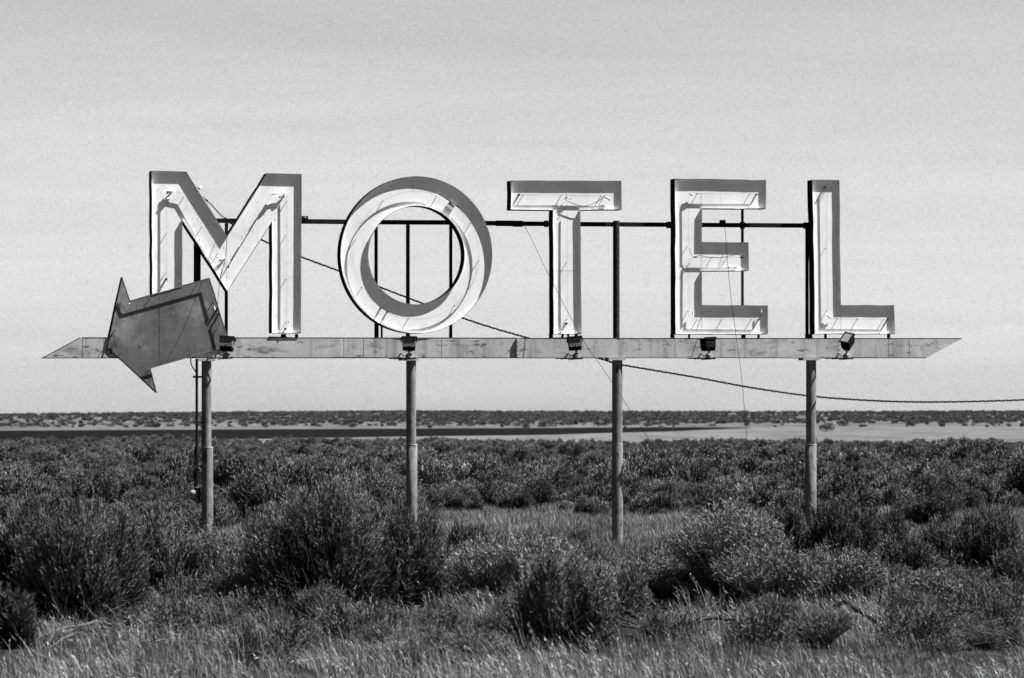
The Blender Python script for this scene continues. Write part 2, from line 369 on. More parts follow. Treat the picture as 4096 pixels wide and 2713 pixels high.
# L
neon(let_l, [z6(290, 140), z6(297, 600), z6(303, 1150)]); neon(let_l, [z6(330, 1196), z6(785, 1202)])
standoff(let_l, [z6(280, 180), z6(285, 632), z6(298, 1132), z6(385, 1198), z6(545, 1198), z6(752, 1205)])
caps(let_l, [z6(282, 140), z6(787, 1203)], r=.0115)
mb = MB(); q = S(*z6(310, 1180), 0); mb.tube([q + Vector((-.015, 0, .04)), q + Vector((-.01, 0, .01)), q + Vector((.012, 0, -.01)), q+Vector((.05, .01, -.008))], [.006, .013, .012, .005], 8); mb.build('tube_holder', M['porcelain'], let_l, smooth=True)
# arrow
ATY = ARY - .030
A_ = dict(y=ATY)
neon(arrow, [z2(1068, 398), z2(1985, 140), z2(2062, 430)], **A_)
neon(arrow, [z2(998, 268), z2(1030, 370), z2(1052, 398)], **A_)
neon(arrow, [z2(998, 268), z2(956, 392), z2(905, 640), z2(868, 830)], **A_)
neon(arrow, [z2(862, 892), z2(1240, 1240), z2(1288, 1283)], **A_)
neon(arrow, [z2(1288, 1283), z2(1285, 1190), z2(1265, 1145), z2(1700, 1020), z2(2120, 892)], **A_)
neon(arrow, [z2(2102, 565), z2(2140, 720), z2(2165, 850)], **A_)
standoff(arrow, [z2(1300, 338), z2(1852, 182), z2(2048, 382), z2(2130, 640), z2(955, 392), z2(890, 715), z2(948, 988), z2(1775, 1000), z2(1285, 1190)], y=ATY, py=APY)
caps(arrow, [z2(2100, 465), z2(2120, 522)], y=ATY, py=APY, r=.013)
blob(arrow, *z2(2066, 450), .045, .016, y=ATY, m='chrome', rot=R(-75)); blob(arrow, *z2(1055, 400), .03, .012, y=ATY, m='chrome'); blob(arrow, *z2(876, 790), .04, .01, y=ATY, m='chrome', rot=R(85))
neon(arrow, [z2(890, 715), z2(845, 770), z2(805, 860), z2(790, 940), z2(785, 985), z2(800, 1020), z2(840, 1032)], y=ATY-.004, r=.004, m='electrode', name='loose_wire')
neon(arrow, [z2(870, 790), z2(880, 860), z2(905, 915)], y=ATY-.004, r=.004, m='electrode', name='loose_wire')
neon(arrow, [z2(2170, 850), z2(2110, 985), z2(2150, 1003), z2(2185, 1003)], y=ATY-.004, r=.005, m='electrode', name='loose_wire')
mb = MB(); q = S(*z2(845, 965), ATY); mb.tube([q + Vector((0, 0, .05)), q + Vector((.0, 0, .02)), q+Vector((0, 0, -.03))], [.006, .016, .014], 8); mb.build('tube_holder', M['electrode'], arrow)
# torn tab and dents in the arrow's face
mb = MB(); q = S(*z2(1190, 870), APY); mb.add([(q.x-.006, APY-.001, q.z-.035), (q.x+.012, APY-.001, q.z), (q.x-.002, APY-.022, q.z+.012), (q.x-.012, APY-.012, q.z-.01)], [(0, 1, 2), (0, 2, 3)]); mb.build('torn_tab', M['plate'], arrow)
mb = MB(); a, b = S(*z2(1413, 318), APY), S(*z2(1418, 1130), APY); mb.box(a.x-.002, a.x+.002, APY-.0015, APY-.0005, b.z, a.z); mb.build('seam', M['seam'], arrow)
for L_, segs in ((let_l, [(z6(408, 1090), z6(410, 1318))]), (let_e, [(z5(340, 85), z5(345, 1350))]), (let_t, [(z4(482, 832), z4(705, 832))]), (let_m, [(z1(1027, 870), z1(1029, 1465))])):
    for a, b in segs:
        mb = MB(); p, q = S(*a, PY), S(*b, PY); mb.tube([(p.x, PY, p.z), (q.x, PY, q.z)], .0012, 4); mb.build('panel_seam', M['rim'], L_)

# arrow beam under the letters
def prism(poly_px, y0, y1, name, ms, parent, step=.5, jit=.0015):
    q = [S(x, y, y0) for x, y in poly_px]; l = refine([(p.x, p.z) for p in q], step, jit); mb = MB()
    fill(mb, [l], y0, 0); fill(mb, [l], y1, 1); strip(mb, l, y0, l, y1, 1); return mb.build(name, ms, parent)
B1Y, B2Y, BBY = .020, -.006, .27
beam = empty('arrow_beam'); beam.parent = sign
beam['label'] = 'long pale beam under the letters, pointed at its left end and slanted at its right'
b1 = prism([(172.8, 1433), (327, 1349.5), (1200, 1350.5), (2070, 1352), (2070, 1431.5), (1000, 1432)], B1Y, BBY, 'beam_section', [M['beam'], M['outer']], beam)
b2 = prism([(2066, 1352.5), (3850.6, 1353.5), (3707.3, 1430.3), (2066, 1431.5)], B2Y, BBY - .01, 'beam_section', [M['beam'], M['outer']], beam)
def beam_line(x0, y0, x1, y1, y, r=.0018):
    mb = MB(); a, b = S(x0, y0, y), S(x1, y1, y); mb.tube([a, b], r, 4); mb.build('beam_seam', M['seam'], beam)
for x in (331, 1376, 1455, 1767): beam_line(x, 1353, x, 1430, B1Y)
for x in (2700, 3555, 3637): beam_line(x, 1355, x + 1, 1429, B2Y)
for (xa, xb, y, yo) in ((330, 2064, 1351.5, B1Y), (2068, 3845, 1353.8, B2Y)):
    beam_line(xa, y - 1, xb, y, yo, .003)
for (xa, xb, yo) in ((178, 2064, B1Y), (2068, 3706, B2Y)):      # folded bottom edge
    prism([(xa, 1430.6), (xb, 1430.2), (xb, 1433.2), (xa, 1434.0)], yo - .004, yo + .02, 'beam_lip', [M['outer'], M['outer']], beam)
mb = MB(); a = S(2067, 1354, B2Y); b = S(2078, 1430, B2Y); mb.box(a.x, b.x, B2Y-.004, B2Y+.03, b.z, a.z); mb.build('joint_strip', M['plate'], beam)
for k in range(4):
    mb = MB(); p = S(2072, 1368 + 17*k, B2Y - .006); mb.tube([p, p + Vector((0, .004, 0))], .006, 6); mb.build('bolt', M['steel'], beam)
for x, yo in ((983, B1Y), (1094, B1Y), (1203, B1Y), (1696, B1Y), (2000, B1Y)):
    mb = MB(); p = S(x, 1425, yo - .003); mb.tube([p, p + Vector((0, .006, 0))], .0035, 6); mb.build('bolt', M['steel'], beam)

# posts
def pt_x(px, py, y): return S(px, py, y)
PCY = .078
posts = []
for i, (xu0, xu1, xl0, xl1, seam, base, pl0, pl1, ptop) in enumerate(((806.5, 845, 806.5, 852, 1790, 2215, 790, 862, 1434), (1625, 1664, 1625, 1669, 1779, 2215, 1606, 1675, 1432),
        (2448.7, 2489, 2448.7, 2491, 1777, 2220, 2434, 2502, 1431), (3225, 3263.7, 3221.5, 3265, 1779, 2215, 3211, 3281, 1431))):
    up0, up1 = S((xu0+xu1)/2, ptop + 8, PCY), S((xu0+xu1)/2 , seam, PCY)
    lo = S((xl0+xl1)/2, base, PCY); ru = (S(xu1, 1700, PCY).x - S(xu0, 1700, PCY).x)/2; rl = (S(xl1, 1700, PCY).x - S(xl0, 1700, PCY).x)/2
    mid = S((xl0+xl1)/2, seam, PCY)
    mb = MB(); mb.tube([up0, (up0 + up1)/2, up1], ru, 28); mb.tube([mid + Vector((0, 0, .002)), mid - Vector((0, 0, .006)), (mid+lo)/2, Vector((lo.x, PCY, -.3))], [ru*1.02, rl, rl, rl], 28)
    p = mb.build('post', M['pole'], sign); smooth_by_angle(p)
    p['label'] = ['post behind the tilted arrow with a conduit strapped to its left', 'post under the letter O', 'post between the letters T and E', 'post under the letter L'][i]
    mb = MB(); mb.tube([mid + Vector((0, 0, .006)), mid - Vector((0, 0, .004))], rl*1.03, 28); mb.build('weld_ring', M['plate'], p)
    mb = MB(); a, b = S(pl0, ptop, -.035), S(pl1, ptop + 9, -.035); mb.box(a.x + .004, b.x, -.035, .16, b.z - .004, a.z - .001); mb.build('cap_plate', M['plate'], p)
    posts.append(p)
mb = MB(); a = S(3244, 1526, PCY); mb.tube([a + Vector((0, 0, .004)), a - Vector((0, 0, .004))], .0605, 24); mb.build('weld_ring', M['plate'], posts[3])

for yy, rr_ in ((1871, .006), (1890, .007), (1902, .0055)):        # rust holes low on the last post
    q = S(3251, yy, PCY); ro = .0625; a_ = R(-72); mb = MB(); c_ = Vector((q.x, PCY, q.z)); dr = Vector((math.cos(a_)*1.0, math.sin(a_), 0))
    c0 = Vector((S(3243, yy, PCY).x, PCY, q.z)); mb.tube([c0 + dr*(.0652), c0 + dr*(.0672)], rr_, 8); mb.build('rust_hole', M['outer'], posts[3])
# dark steel frame behind the letters
FY = .25
mb = MB(); knots = [(780, 874, 892), (905, 874, 892), (1210, 876.5, 895), (1500, 880, 897.5), (1800, 881, 899), (2100, 886, 904), (2400, 888.5, 906), (2900, 892, 909), (3228, 893.5, 911)]
for (xa, ta, ba), (xb, tb, bb) in zip(knots[:-1], knots[1:]):
    a0, a1, b0, b1_ = S(xa, ta, FY), S(xa, ba, FY), S(xb, tb, FY), S(xb, bb, FY)
    vs = [a0, a1, b0, b1_]; vs = [Vector(v) for v in vs] + [Vector(v) + Vector((0, .05, 0)) for v in vs]
    mb.add(vs, [(0, 1, 3, 2), (4, 6, 7, 5), (0, 2, 6, 4), (1, 5, 7, 3)] + ([(0, 4, 5, 1)] if xa == 780 else []) + ([(2, 3, 7, 6)] if xb == 3228 else []))
rail = mb.build('frame_rail', M['steel'], sign)
def up(x0, x1, ytop, ybot, pipe=False, yy=FY - .035, name='frame_upright', parent=sign, m='steel'):
    a, b = S(x0, ytop, yy), S(x1, ybot, yy); mb = MB()
    if pipe: mb.tube([((a.x+b.x)/2, yy, a.z), ((a.x+b.x)/2, yy, b.z)], (b.x-a.x)/2, 20)
    else: mb.box(a.x, b.x, yy, yy + .034, b.z, a.z)
    o = mb.build(name, M[m], parent)
    if pipe: smooth_by_angle(o)
    return o
up(775, 802.5, 893, 1352, True, .29, m='steel_worn'); up(900.5, 911.5, 893, 1352); up(1499.6, 1511, 896, 1352); up(1626, 1639, 897, 1352)
up(1798.7, 1809.5, 898, 1352); up(2452, 2478, 884, 1353, True, .23, m='steel_worn'); up(2199, 2211, 903, 1354); up(2967, 2975.5, 830, 1354); up(2685, 2698, 900, 1354)
up(3221, 3235, 890, 1354, True, .24, m='steel'); up(1525, 1531, 1270, 1352); up(1500, 1515, 1290, 1352, yy=FY-.04)
def bit(x0, x1, y0, y1, yy=FY - .02, d=.07, m='steel', name='frame_bracket', parent=None):
    a, b = S(x0, y0, yy), S(x1, y1, yy); mb = MB(); mb.box(a.x, b.x, yy, yy + d, b.z, a.z); return mb.build(name, M[m], parent or rail)
br = bit(1210.5, 1233, 864, 877, m='steel_worn'); mb = MB(); q = S(1221, 869.5, FY-.022); mb.tube([q, q + Vector((0, .002, 0))], .0065, 10); mb.build('bolt', M['scrap'], br)
bit(2884, 2903, 880, 893); bit(1987, 2092, 882, 905, FY-.01, .07); bit(2056, 2092, 886, 907, FY-.015, .08); bit(2181, 2193, 882, 908); bit(2671, 2684, 887, 913); bit(2966, 2980, 888, 915)
bit(3219, 3232, 890, 915); bit(2458, 2470, 886, 893, d=.05)
# little feet that carry the letters on the beam
for (par, xs) in ((let_m, [(1124, 1133, 1), (1139, 1147, -1), (1183, 1193, 0)]), (let_o, [(1627, 1640, 0), (1800, 1808, 0)]), (let_t, [(2200, 2212, 0), (2248, 2253, 1), (2273, 2277, 0), (2303, 2312, 0)]),
                  (let_e, [(2686, 2698, 0), (2757, 2761, 0), (2975, 2983, 0), (3035, 3039, 0)]), (let_l, [(3226, 3250, 0), (3302, 3307, 0), (3554, 3561, 0)])):
    for a, b, sl in xs:
        p, q = S(a, 1336, .10), S(b, 1354, .10); mb = MB()
        s_ = .01 * sl; mb.add([(p.x+s_, .10, p.z), (q.x+s_, .10, p.z), (q.x, .10, q.z), (p.x, .10, q.z), (p.x+s_, .16, p.z), (q.x+s_, .16, p.z), (q.x, .16, q.z), (p.x, .16, q.z)],
                              [(0, 3, 2, 1), (4, 5, 6, 7), (0, 4, 7, 3), (1, 2, 6, 5), (0, 1, 5, 4), (3, 7, 6, 2)]); mb.build('letter_foot', M['steel'], par)
for (par, x0, x1, y0, y1, yo, sk) in ((let_m, 1076, 1195, 1348, 1356, .06, 5), (let_t, 2199, 2280, 1350, 1356, .02, -3)):
    a, b = S(x0, y0, yo), S(x1, y1, yo); mb = MB(); mb.box(a.x, b.x, yo, yo+.04, b.z, a.z, rot=Matrix.Rotation(R(sk*.35), 3, 'Y')); mb.build('letter_shadow_bar', M['steel'], par)  # dark slivers modelled where the letters only cast shadow on the beam

# conduit strapped to the first post
cdt = MB(); cdt.tube([S(787, 1435, .06), S(787, 1700, .06), S(788, 1965, .06)], .015, 12); cdt.tube([S(780, 1790, .07), S(779, 1870, .07), S(779, 1960, .07)], .008, 8)
cd = smooth_by_angle(cdt.build('conduit', M['steel'], sign))
for yy in (1508, 1690, 1866):
    a, b = S(768, yy-4, .045), S(808, yy+4, .045); mb = MB(); mb.box(a.x+.015, b.x, .04, .085, b.z, a.z); mb.build('clamp', M['steel_worn'], cd)
mb = MB(); mb.tube([S(763, 1432, .09), S(763, 1450, .09), S(768, 1466, .09), S(778, 1480, .09), S(785, 1492, .09)], .0065, 8); mb.build('flexible_cable', M['steel'], cd, smooth=True)
a, b = S(782, 1950, .05), S(803, 2012, .05); mb = MB(); mb.box(a.x, b.x, .05, .14, b.z, a.z); mb.box(a.x-.002, b.x+.002, .045, .145, a.z, a.z+.006, 1); mb.build('junction_box', [M['steel'], M['plate']], cd)
q = S(771, 1972, .06); mb = MB(); mb.tube([q + Vector((.03, 0, 0)), q, q - Vector((.012, 0, 0)), q - Vector((.035, 0, 0))], [.03, .036, .036, .02], 14); mb.build('meter_dome', M['dome'], cd)
for dz in (-.05, -.09, .04): 
    mb = MB(); mb.tube([q + Vector((.01, .02, dz)), q + Vector((.06, .02, dz - .01))], .005, 6); mb.build('cable_stub', M['chrome'], cd)

# ------------------------------------------------------------------ floodlights
LAMP_LABELS = ['floodlight overlapping the right end of the tilted arrow', 'floodlight at the foot of the letter O, above the second post', 'floodlight at the foot of the letter T',
               'unlit black floodlight at the foot of the letter E', 'floodlight under the letter L, turned sideways to show its glass']
def floodlight(i, bx, by, hx, hy, yaw, pitch, roll, light):
    """bx,by: base on the bracket; hx,hy: middle of the housing (pixels)"""
    yo = -.27; base = S(bx, by, yo)
    w = Matrix.Rotation(THETA, 3, 'Z') @ base
    root = empty('floodlight', (w.x, DIST + w.y, w.z), THETA)
    tag(root, LAMP_LABELS[i], 'floodlight', 'floodlights along the beam')
    # bracket plates carry it in front of the beam
    mb = MB()
    mb.box(-.185, .075, -.02, .02, -.018, -.004, rot=Matrix.Rotation(R(-3), 3, 'Y')); mb.box(-.10, .07, -.045, .0, -.027, -.017, rot=Matrix.Rotation(R(-4), 3, 'Y'))
    mb.box(-.185, -.165, -.02, .29, -.016, -.006); mb.box(.0, .025, .01, .27, -.016, -.006)
    mb.build('bracket', M['steel_worn'], root)
    mb = MB(); mb.lathe((0, 0, -.006), [(0, 0), (.042, 0), (.044, .02), (.042, .04), (.026, .052), (.012, .056), (.011, .075), (.016, .078), (.016, .09), (.010, .095), (0, .095)], 20)
    b = mb.build('junction_box', M['dome'], root); smooth_by_angle(b)
    mb = MB(); mb.tube([(-.04, 0, .018), (-.07, 0, .018), (-.085, -.005, .03), (-.095, -.01, .042), (-.105, -.01, .044)], .0055, 8)
    mb.tube([(-.105, -.01, .044), (-.12, -.005, .02), (-.135, 0, -.005)], .009, 8); mb.build('cable', M['rim'], root, smooth=True)
    hp = S(hx, hy, yo); hc = Vector((hp.x - base.x, 0, hp.z - base.z))
    mb = MB(); mb.tube([(0, 0, .085), hc * .55 + Vector((0, 0, .02)), hc + Vector((0, 0, -.05))], [.012, .014, .02], 10); mb.build('swivel', M['lamp_dark'], root)
    # housing: tapered body, its opening up, bevelled at the back
    rot = Matrix.Rotation(yaw, 3, 'Z') @ Matrix.Rotation(roll, 3, 'Y') @ Matrix.Rotation(pitch, 3, 'X')
    def ring(wx, wy, z): return [hc + rot @ Vector((sx*wx/2, sy*wy/2, z)) for sx, sy in ((-1, -1), (1, -1), (1, 1), (-1, 1))]
    mb = MB(); rs = [ring(.170, .135, .072), ring(.170, .135, .058), ring(.152, .118, .057), ring(.146, .112, -.040), ring(.142, .075, -.082)]
    vs = [v for r_ in rs for v in r_]; fs = []
    for k in range(len(rs)-1):
        for j in range(4): fs.append((k*4+j, (k+1)*4+j, (k+1)*4+(j+1) % 4, k*4+(j+1) % 4))
    fs.append((16, 17, 18, 19)); mb.add(vs, fs[:-1], 0); mb.add(vs, [fs[-1]], 1)
    for k in range(8, 12): mb.m[k] = 0
    mb.m[12] = mb.m[13] = mb.m[14] = mb.m[15] = 1  # downward bevel and bottom coloured dark to stand for their shade
    hs = mb.build('housing', [light, M['lamp_dark']], root)
    # frame and glass
    mb = MB(); o4, i4 = ring(.176, .141, .073), ring(.142, .107, .073); o5, i5 = ring(.176, .141, .060), ring(.142, .107, .069)
    mb.add(o4 + i4 + o5 + i5, [(j, (j+1) % 4, 4+(j+1) % 4, 4+j) for j in range(4)] + [(8+j, 8+(j+1) % 4, (j+1) % 4, j) for j in range(4)] + [(4+j, 4+(j+1) % 4, 12+(j+1) % 4, 12+j) for j in range(4)])
    mb.build('frame', M['lamp_dark'], root)
    mb = MB(); mb.add(ring(.143, .108, .0695), [(0, 1, 2, 3)]); mb.add(ring(.14, .105, .058), [(0, 1, 2, 3)]); mb.build('lens', M['lens'], root)
    mb = MB()
    for sx in (-1, 1):
        p = [hc + rot @ Vector((sx*.09, -.01, z)) for z in (.078, .04, .01)]; mb.tube(p, .006, 6)
    mb.tube([hc + rot @ Vector((-.09, -.05, .076)), hc + rot @ Vector((.09, -.05, .078))], .008, 6)
    mb.build('yoke', M['lamp_dark'], root)
    if i in (0, 1, 2):
        mb = MB(); q = hc + rot @ Vector((.0, -.058, -.028)); mb.tube([q, q + rot @ Vector((0, -.006, 0))], .006, 8); mb.build('screw', M['lamp_dark'], root)
floodlight(0, 905, 1428, 909, 1376, R(-24), R(-14), R(4), M['lamp'])
floodlight(1, 1637, 1430, 1636, 1375, R(-8), R(-4), R(1), M['lamp'])
floodlight(2, 2305, 1430, 2299, 1374, R(-6), R(-3), R(-4), M['lamp'])
floodlight(3, 2836, 1430, 2832, 1377, R(24), R(-2), R(-2), M['lamp_dark'])
floodlight(4, 3387, 1430, 3391, 1368, R(38), R(16), R(-42), M['lamp_dark'])

# ------------------------------------------------------------------ cables and loose wires
def SW(px, py, off): return Matrix.Rotation(THETA, 3, 'Z') @ S(px, py, off) + Vector((0, DIST, 0))
def spline(pts, n=12):
    out = []
    for i in range(len(pts)-1):
        p0, p1, p2, p3 = pts[max(i-1, 0)], pts[i], pts[i+1], pts[min(i+2, len(pts)-1)]
        for k in range(n):
            t = k/n; out.append(.5*((2*p1) + (p2-p0)*t + (2*p0-5*p1+4*p2-p3)*t*t + (-p0+3*p1-3*p2+p3)*t**3))
    return out + [pts[-1]]
cpx = [(915, 888), (960, 915), (1040, 957), (1120, 992), (1210, 1030), (1355, 1084), (1530, 1153), (1690, 1214), (1860, 1276), (1990, 1318), (2110, 1352), (2390, 1432), (2470, 1456), (2600, 1479), (2800, 1513), (3000, 1550), (3220, 1582), (3420, 1599), (3640, 1608), (3860, 1607), (4096, 1600), (4400, 1585), (4900, 1555)]
pts = [SW(x, y, .33 + .00006*max(0, x-900)) for x, y in cpx]; sp = spline(pts, 14)
mb = MB(); ln = 0; st = [[], [], []]
for i, p in enumerate(sp):
    if i: ln += (p - sp[i-1]).length
    for k in range(3):
        a = ln/.34*2*math.pi + k*2.1; rr = .0085; st[k].append(p + Vector((0, math.cos(a)*rr, math.sin(a)*rr)))
sp2 = []
for k in range(3):
    q = []
    for i in range(len(st[k])-1):      # finer so that the twist reads
        p, p2 = sp[i], sp[i+1]
        for j in range(4):
            t = j/4; pp = p.lerp(p2, t); s_ = (pp - sp[0]).length; a = s_/.30*2*math.pi + k*2.1; q.append(pp + Vector((0, math.cos(a)*.006, math.sin(a)*.0078)))
    mb.tube(q, .0048, 5)
cab = mb.build('power_cable', M['cable'], smooth=True, origin=sp[0]); cab.location = sp[0]
tag(cab, 'twisted black power cable sagging from the M behind the sign and off to the right', 'cable')
def wire(px, label, y0, y1, r=.0028):
    n = len(px); pts = [SW(x, y, y0 + (y1-y0)*i/(n-1)) for i, (x, y) in enumerate(px)]; mb = MB(); mb.tube(spline(pts, 8), r, 5)
    o = mb.build('wire', M['cable'], smooth=True, origin=pts[0]); o.location = pts[0]; tag(o, label, 'wire', 'thin wires hanging from the frame'); return o
wire([(2096, 900), (2130, 965), (2190, 1090), (2280, 1265), (2350, 1390), (2398, 1455), (2510, 1625), (2620, 1795), (2720, 1940), (2810, 2050), (2900, 2160)], 'thin wire slanting from the frame rail in front of the T down to the brush', .20, -1.2)
wire([(2897, 893), (2903, 950), (2912, 1070), (2925, 1200), (2948, 1370), (2965, 1500), (2980, 1660), (2995, 1830), (3020, 1970), (3036, 2060), (3055, 2200)], 'thin wire hanging from the rail past the middle bar of the E', .20, -1.1)
wire([(914, 880), (908, 960), (898, 1050), (880, 1110), (872, 1200), (862, 1300), (845, 1400), (829, 1500), (812, 1620), (800, 1720), (780, 1850), (755, 1980), (735, 2160)], 'thin wire hanging from the frame behind the V of the M past the first post', -.02, -.9)
pts = [SW(*z1(760, 412), .21), SW(*z1(800, 450), .24), SW(*z1(850, 490), .25), SW(*z1(910, 560), .25), SW(*z1(970, 620), .25), SW(*z1(1025, 655), .26)]
mb = MB(); mb.tube(spline(pts, 6), .0042, 6); mb.tube(spline([p + Vector((.012 if 0 < i < 5 else 0, 0, -.025 if 0 < i < 5 else 0)) for i, p in enumerate(pts)], 6), .0032, 6)
mb.tube([SW(*z1(796, 450), .235), SW(*z1(815, 460), .235)], .012, 6)
o = mb.build('feed_cable', M['cable'], smooth=True, origin=pts[0]); o.location = pts[0]; tag(o, 'loose pair of feed cables drooping from the slope of the M to the frame rail', 'cable')
mb = MB(); q = SW(*z1(712, 318), .17); mb.tube([q, q + Vector((.02, .03, .012))], .018, 10); mb.tube([q + Vector((-.005, -.002, -.01)), q + Vector((-.04, 0, -.04))], .008, 6)
o = mb.build('glass_insulator', M['chrome'], let_m, smooth=True); o.parent = None; o.data.transform(Matrix.Translation(-q)); o.location = q; tag(o, 'small pale insulator on the slope of the M', 'insulator')

# ------------------------------------------------------------------ TERRAIN
_NG = {}
def vnoise(x, y, seed=0):
    if seed not in _NG: _NG[seed] = np.random.RandomState(seed).rand(64, 64)
    g = _NG[seed]
    xi = np.floor(x).astype(int); yi = np.floor(y).astype(int); fx = x - xi; fy = y - yi; fx = fx*fx*(3-2*fx); fy = fy*fy*(3-2*fy)
    q = lambda a, b: g[a % 64, b % 64]
    return (q(xi, yi)*(1-fx)+q(xi+1, yi)*fx)*(1-fy) + (q(xi, yi+1)*(1-fx)+q(xi+1, yi+1)*fx)*fy
RIDGE = 880.0
def terrain(x, y):
    x = np.asarray(x, float); y = np.asarray(y, float)
    z = .07*(vnoise(x/2.2 + 50, y/4.0 + 50, 3) - .5) * np.clip(1 - (y-120)/60, 0, 1)
    side = np.clip((x / np.maximum(y, 1) * F + 2048) / 4096, -.5, 1.5)            # 0 left .. 1 right of the view
    crest = .95 + .62*np.clip(side*2.6, 0, 1) + .22*(vnoise(x/26 + 9, y/400, 5) - .5)
    t = np.clip((y - 400) / (RIDGE - 400), 0, 1); z = z + crest * t**1.15
    z = z - np.clip((y - RIDGE)/600, 0, 1)*(crest + 14)
    return z
def grid_sheet(name, xs, ys, m, lift=0, kind='structure', persp=True):
    X, Y = np.meshgrid(xs, ys)
    if persp: X = X * Y
    Z = terrain(X, Y) + lift
    V = np.stack([X, Y, Z], -1).reshape(-1, 3); nx, ny = len(xs), len(ys)
    i = np.arange(nx-1)[None, :] + np.arange(ny-1)[:, None]*nx
    Fq = np.stack([i, i+1, i+nx+1, i+nx], -1).reshape(-1, 4)
    me = bpy.data.meshes.new(name); me.vertices.add(len(V)); me.vertices.foreach_set('co', V.ravel().astype(np.float32))
    me.loops.add(Fq.size); me.loops.foreach_set('vertex_index', Fq.ravel().astype(np.int32))
    me.polygons.add(len(Fq)); me.polygons.foreach_set('loop_start', (np.arange(len(Fq))*4).astype(np.int32)); me.update(calc_edges=True)
    me.polygons.foreach_set('use_smooth', [True]*len(Fq)); me.materials.append(m)
    o = bpy.data.objects.new(name, me); COL.objects.link(o); o['kind'] = kind; return o
ys = np.concatenate([[.5, 3, 8, 14, 18], np.arange(20, 70, .5), np.arange(70, 200, 3), np.arange(200, 1500, 12), np.geomspace(1500, 12000, 20)])
xs = np.concatenate([np.linspace(-3, -.4, 14), np.linspace(-.3, .3, 120), np.linspace(.4, 3, 14)])
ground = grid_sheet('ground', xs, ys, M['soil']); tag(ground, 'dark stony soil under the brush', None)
# pale grassland beyond the brush, then the dark strip that narrows to the right
def sheet_poly(name, far_px, near_px, m, lift, nx=60, ny=14):
    pxs = np.linspace(far_px[0][0], far_px[-1][0], nx); V = []
    fy = np.interp(pxs, [p[0] for p in far_px], [p[1] for p in far_px]); ny_ = np.interp(pxs, [p[0] for p in near_px], [p[1] for p in near_px])
    for j in range(ny):
        d = (1-j/(ny-1))*ny_ + j/(ny-1)*fy; X = (pxs - CX)/F*d; Z = terrain(X, d) + lift; V += [tuple(t) for t in zip(X, d, Z)]
    Fq = [(j*nx+i, j*nx+i+1, (j+1)*nx+i+1, (j+1)*nx+i) for j in range(ny-1) for i in range(nx-1)]
    me = bpy.data.meshes.new(name); me.from_pydata(V, [], Fq); me.materials.append(m); o = bpy.data.objects.new(name, me); COL.objects.link(o); o['kind'] = 'structure'; return o
dd = lambda y: H*F/(y - Y0)
sheet_poly('grassland', [(-1500, 1000), (5600, 1000)], [(-1500, 165), (1000, 165), (5600, 165)], M['pale'], .012, 80, 60)
sheet_poly('rising_ground', [(-1500, 1000), (5600, 1000)], [(-1500, 347), (0, 347), (1400, 381), (2700, 416), (3200, 430), (5600, 470)], M['rise'], .03, 80, 60)
sheet_poly('dark_field', [(-1200, dd(1727)), (0, dd(1725)), (1400, dd(1718)), (2700, dd(1712)), (3000, dd(1713))], [(-1200, 190), (0, 200), (1000, dd(1757)), (2200, dd(1740)), (2700, dd(1726)), (2900, dd(1717)), (3000, dd(1714))], M['field'], .05)

# ------------------------------------------------------------------ VEGETATION
def quad_mesh(name, V, tone, mats, mi=None):
    """V: (n,4,3)"""
    n = len(V); me = bpy.data.meshes.new(name); me.vertices.add(n*4); me.vertices.foreach_set('co', np.asarray(V, np.float32).ravel())
    me.loops.add(n*4); me.loops.foreach_set('vertex_index', np.arange(n*4, dtype=np.int32))
    me.polygons.add(n); me.polygons.foreach_set('loop_start', (np.arange(n)*4).astype(np.int32))
    if mi is not None: me.polygons.foreach_set('material_index', np.asarray(mi, np.int32))
    me.update(calc_edges=True)
    at = me.attributes.new('tone', 'FLOAT', 'POINT'); at.data.foreach_set('value', np.repeat(np.asarray(tone, np.float32), 4))
    for m in (mats if isinstance(mats, (list, tuple)) else [mats]): me.materials.append(m)
    return me
def nrm(a): return a / np.maximum(np.linalg.norm(a, axis=-1, keepdims=True), 1e-9)
def blades(P, D, Ln, Wd, r, taper=.25, O=None, on=.6):
    """quads starting at P along D, random roll"""
    rnd = r.normal(size=P.shape)*(1 if O is None else on) + (0 if O is None else O); s = nrm(np.cross(D, rnd)) * (Wd[:, None]/2); E = P + D*Ln[:, None]
    return np.stack([P - s, P + s, E + s*taper, E - s*taper], 1)
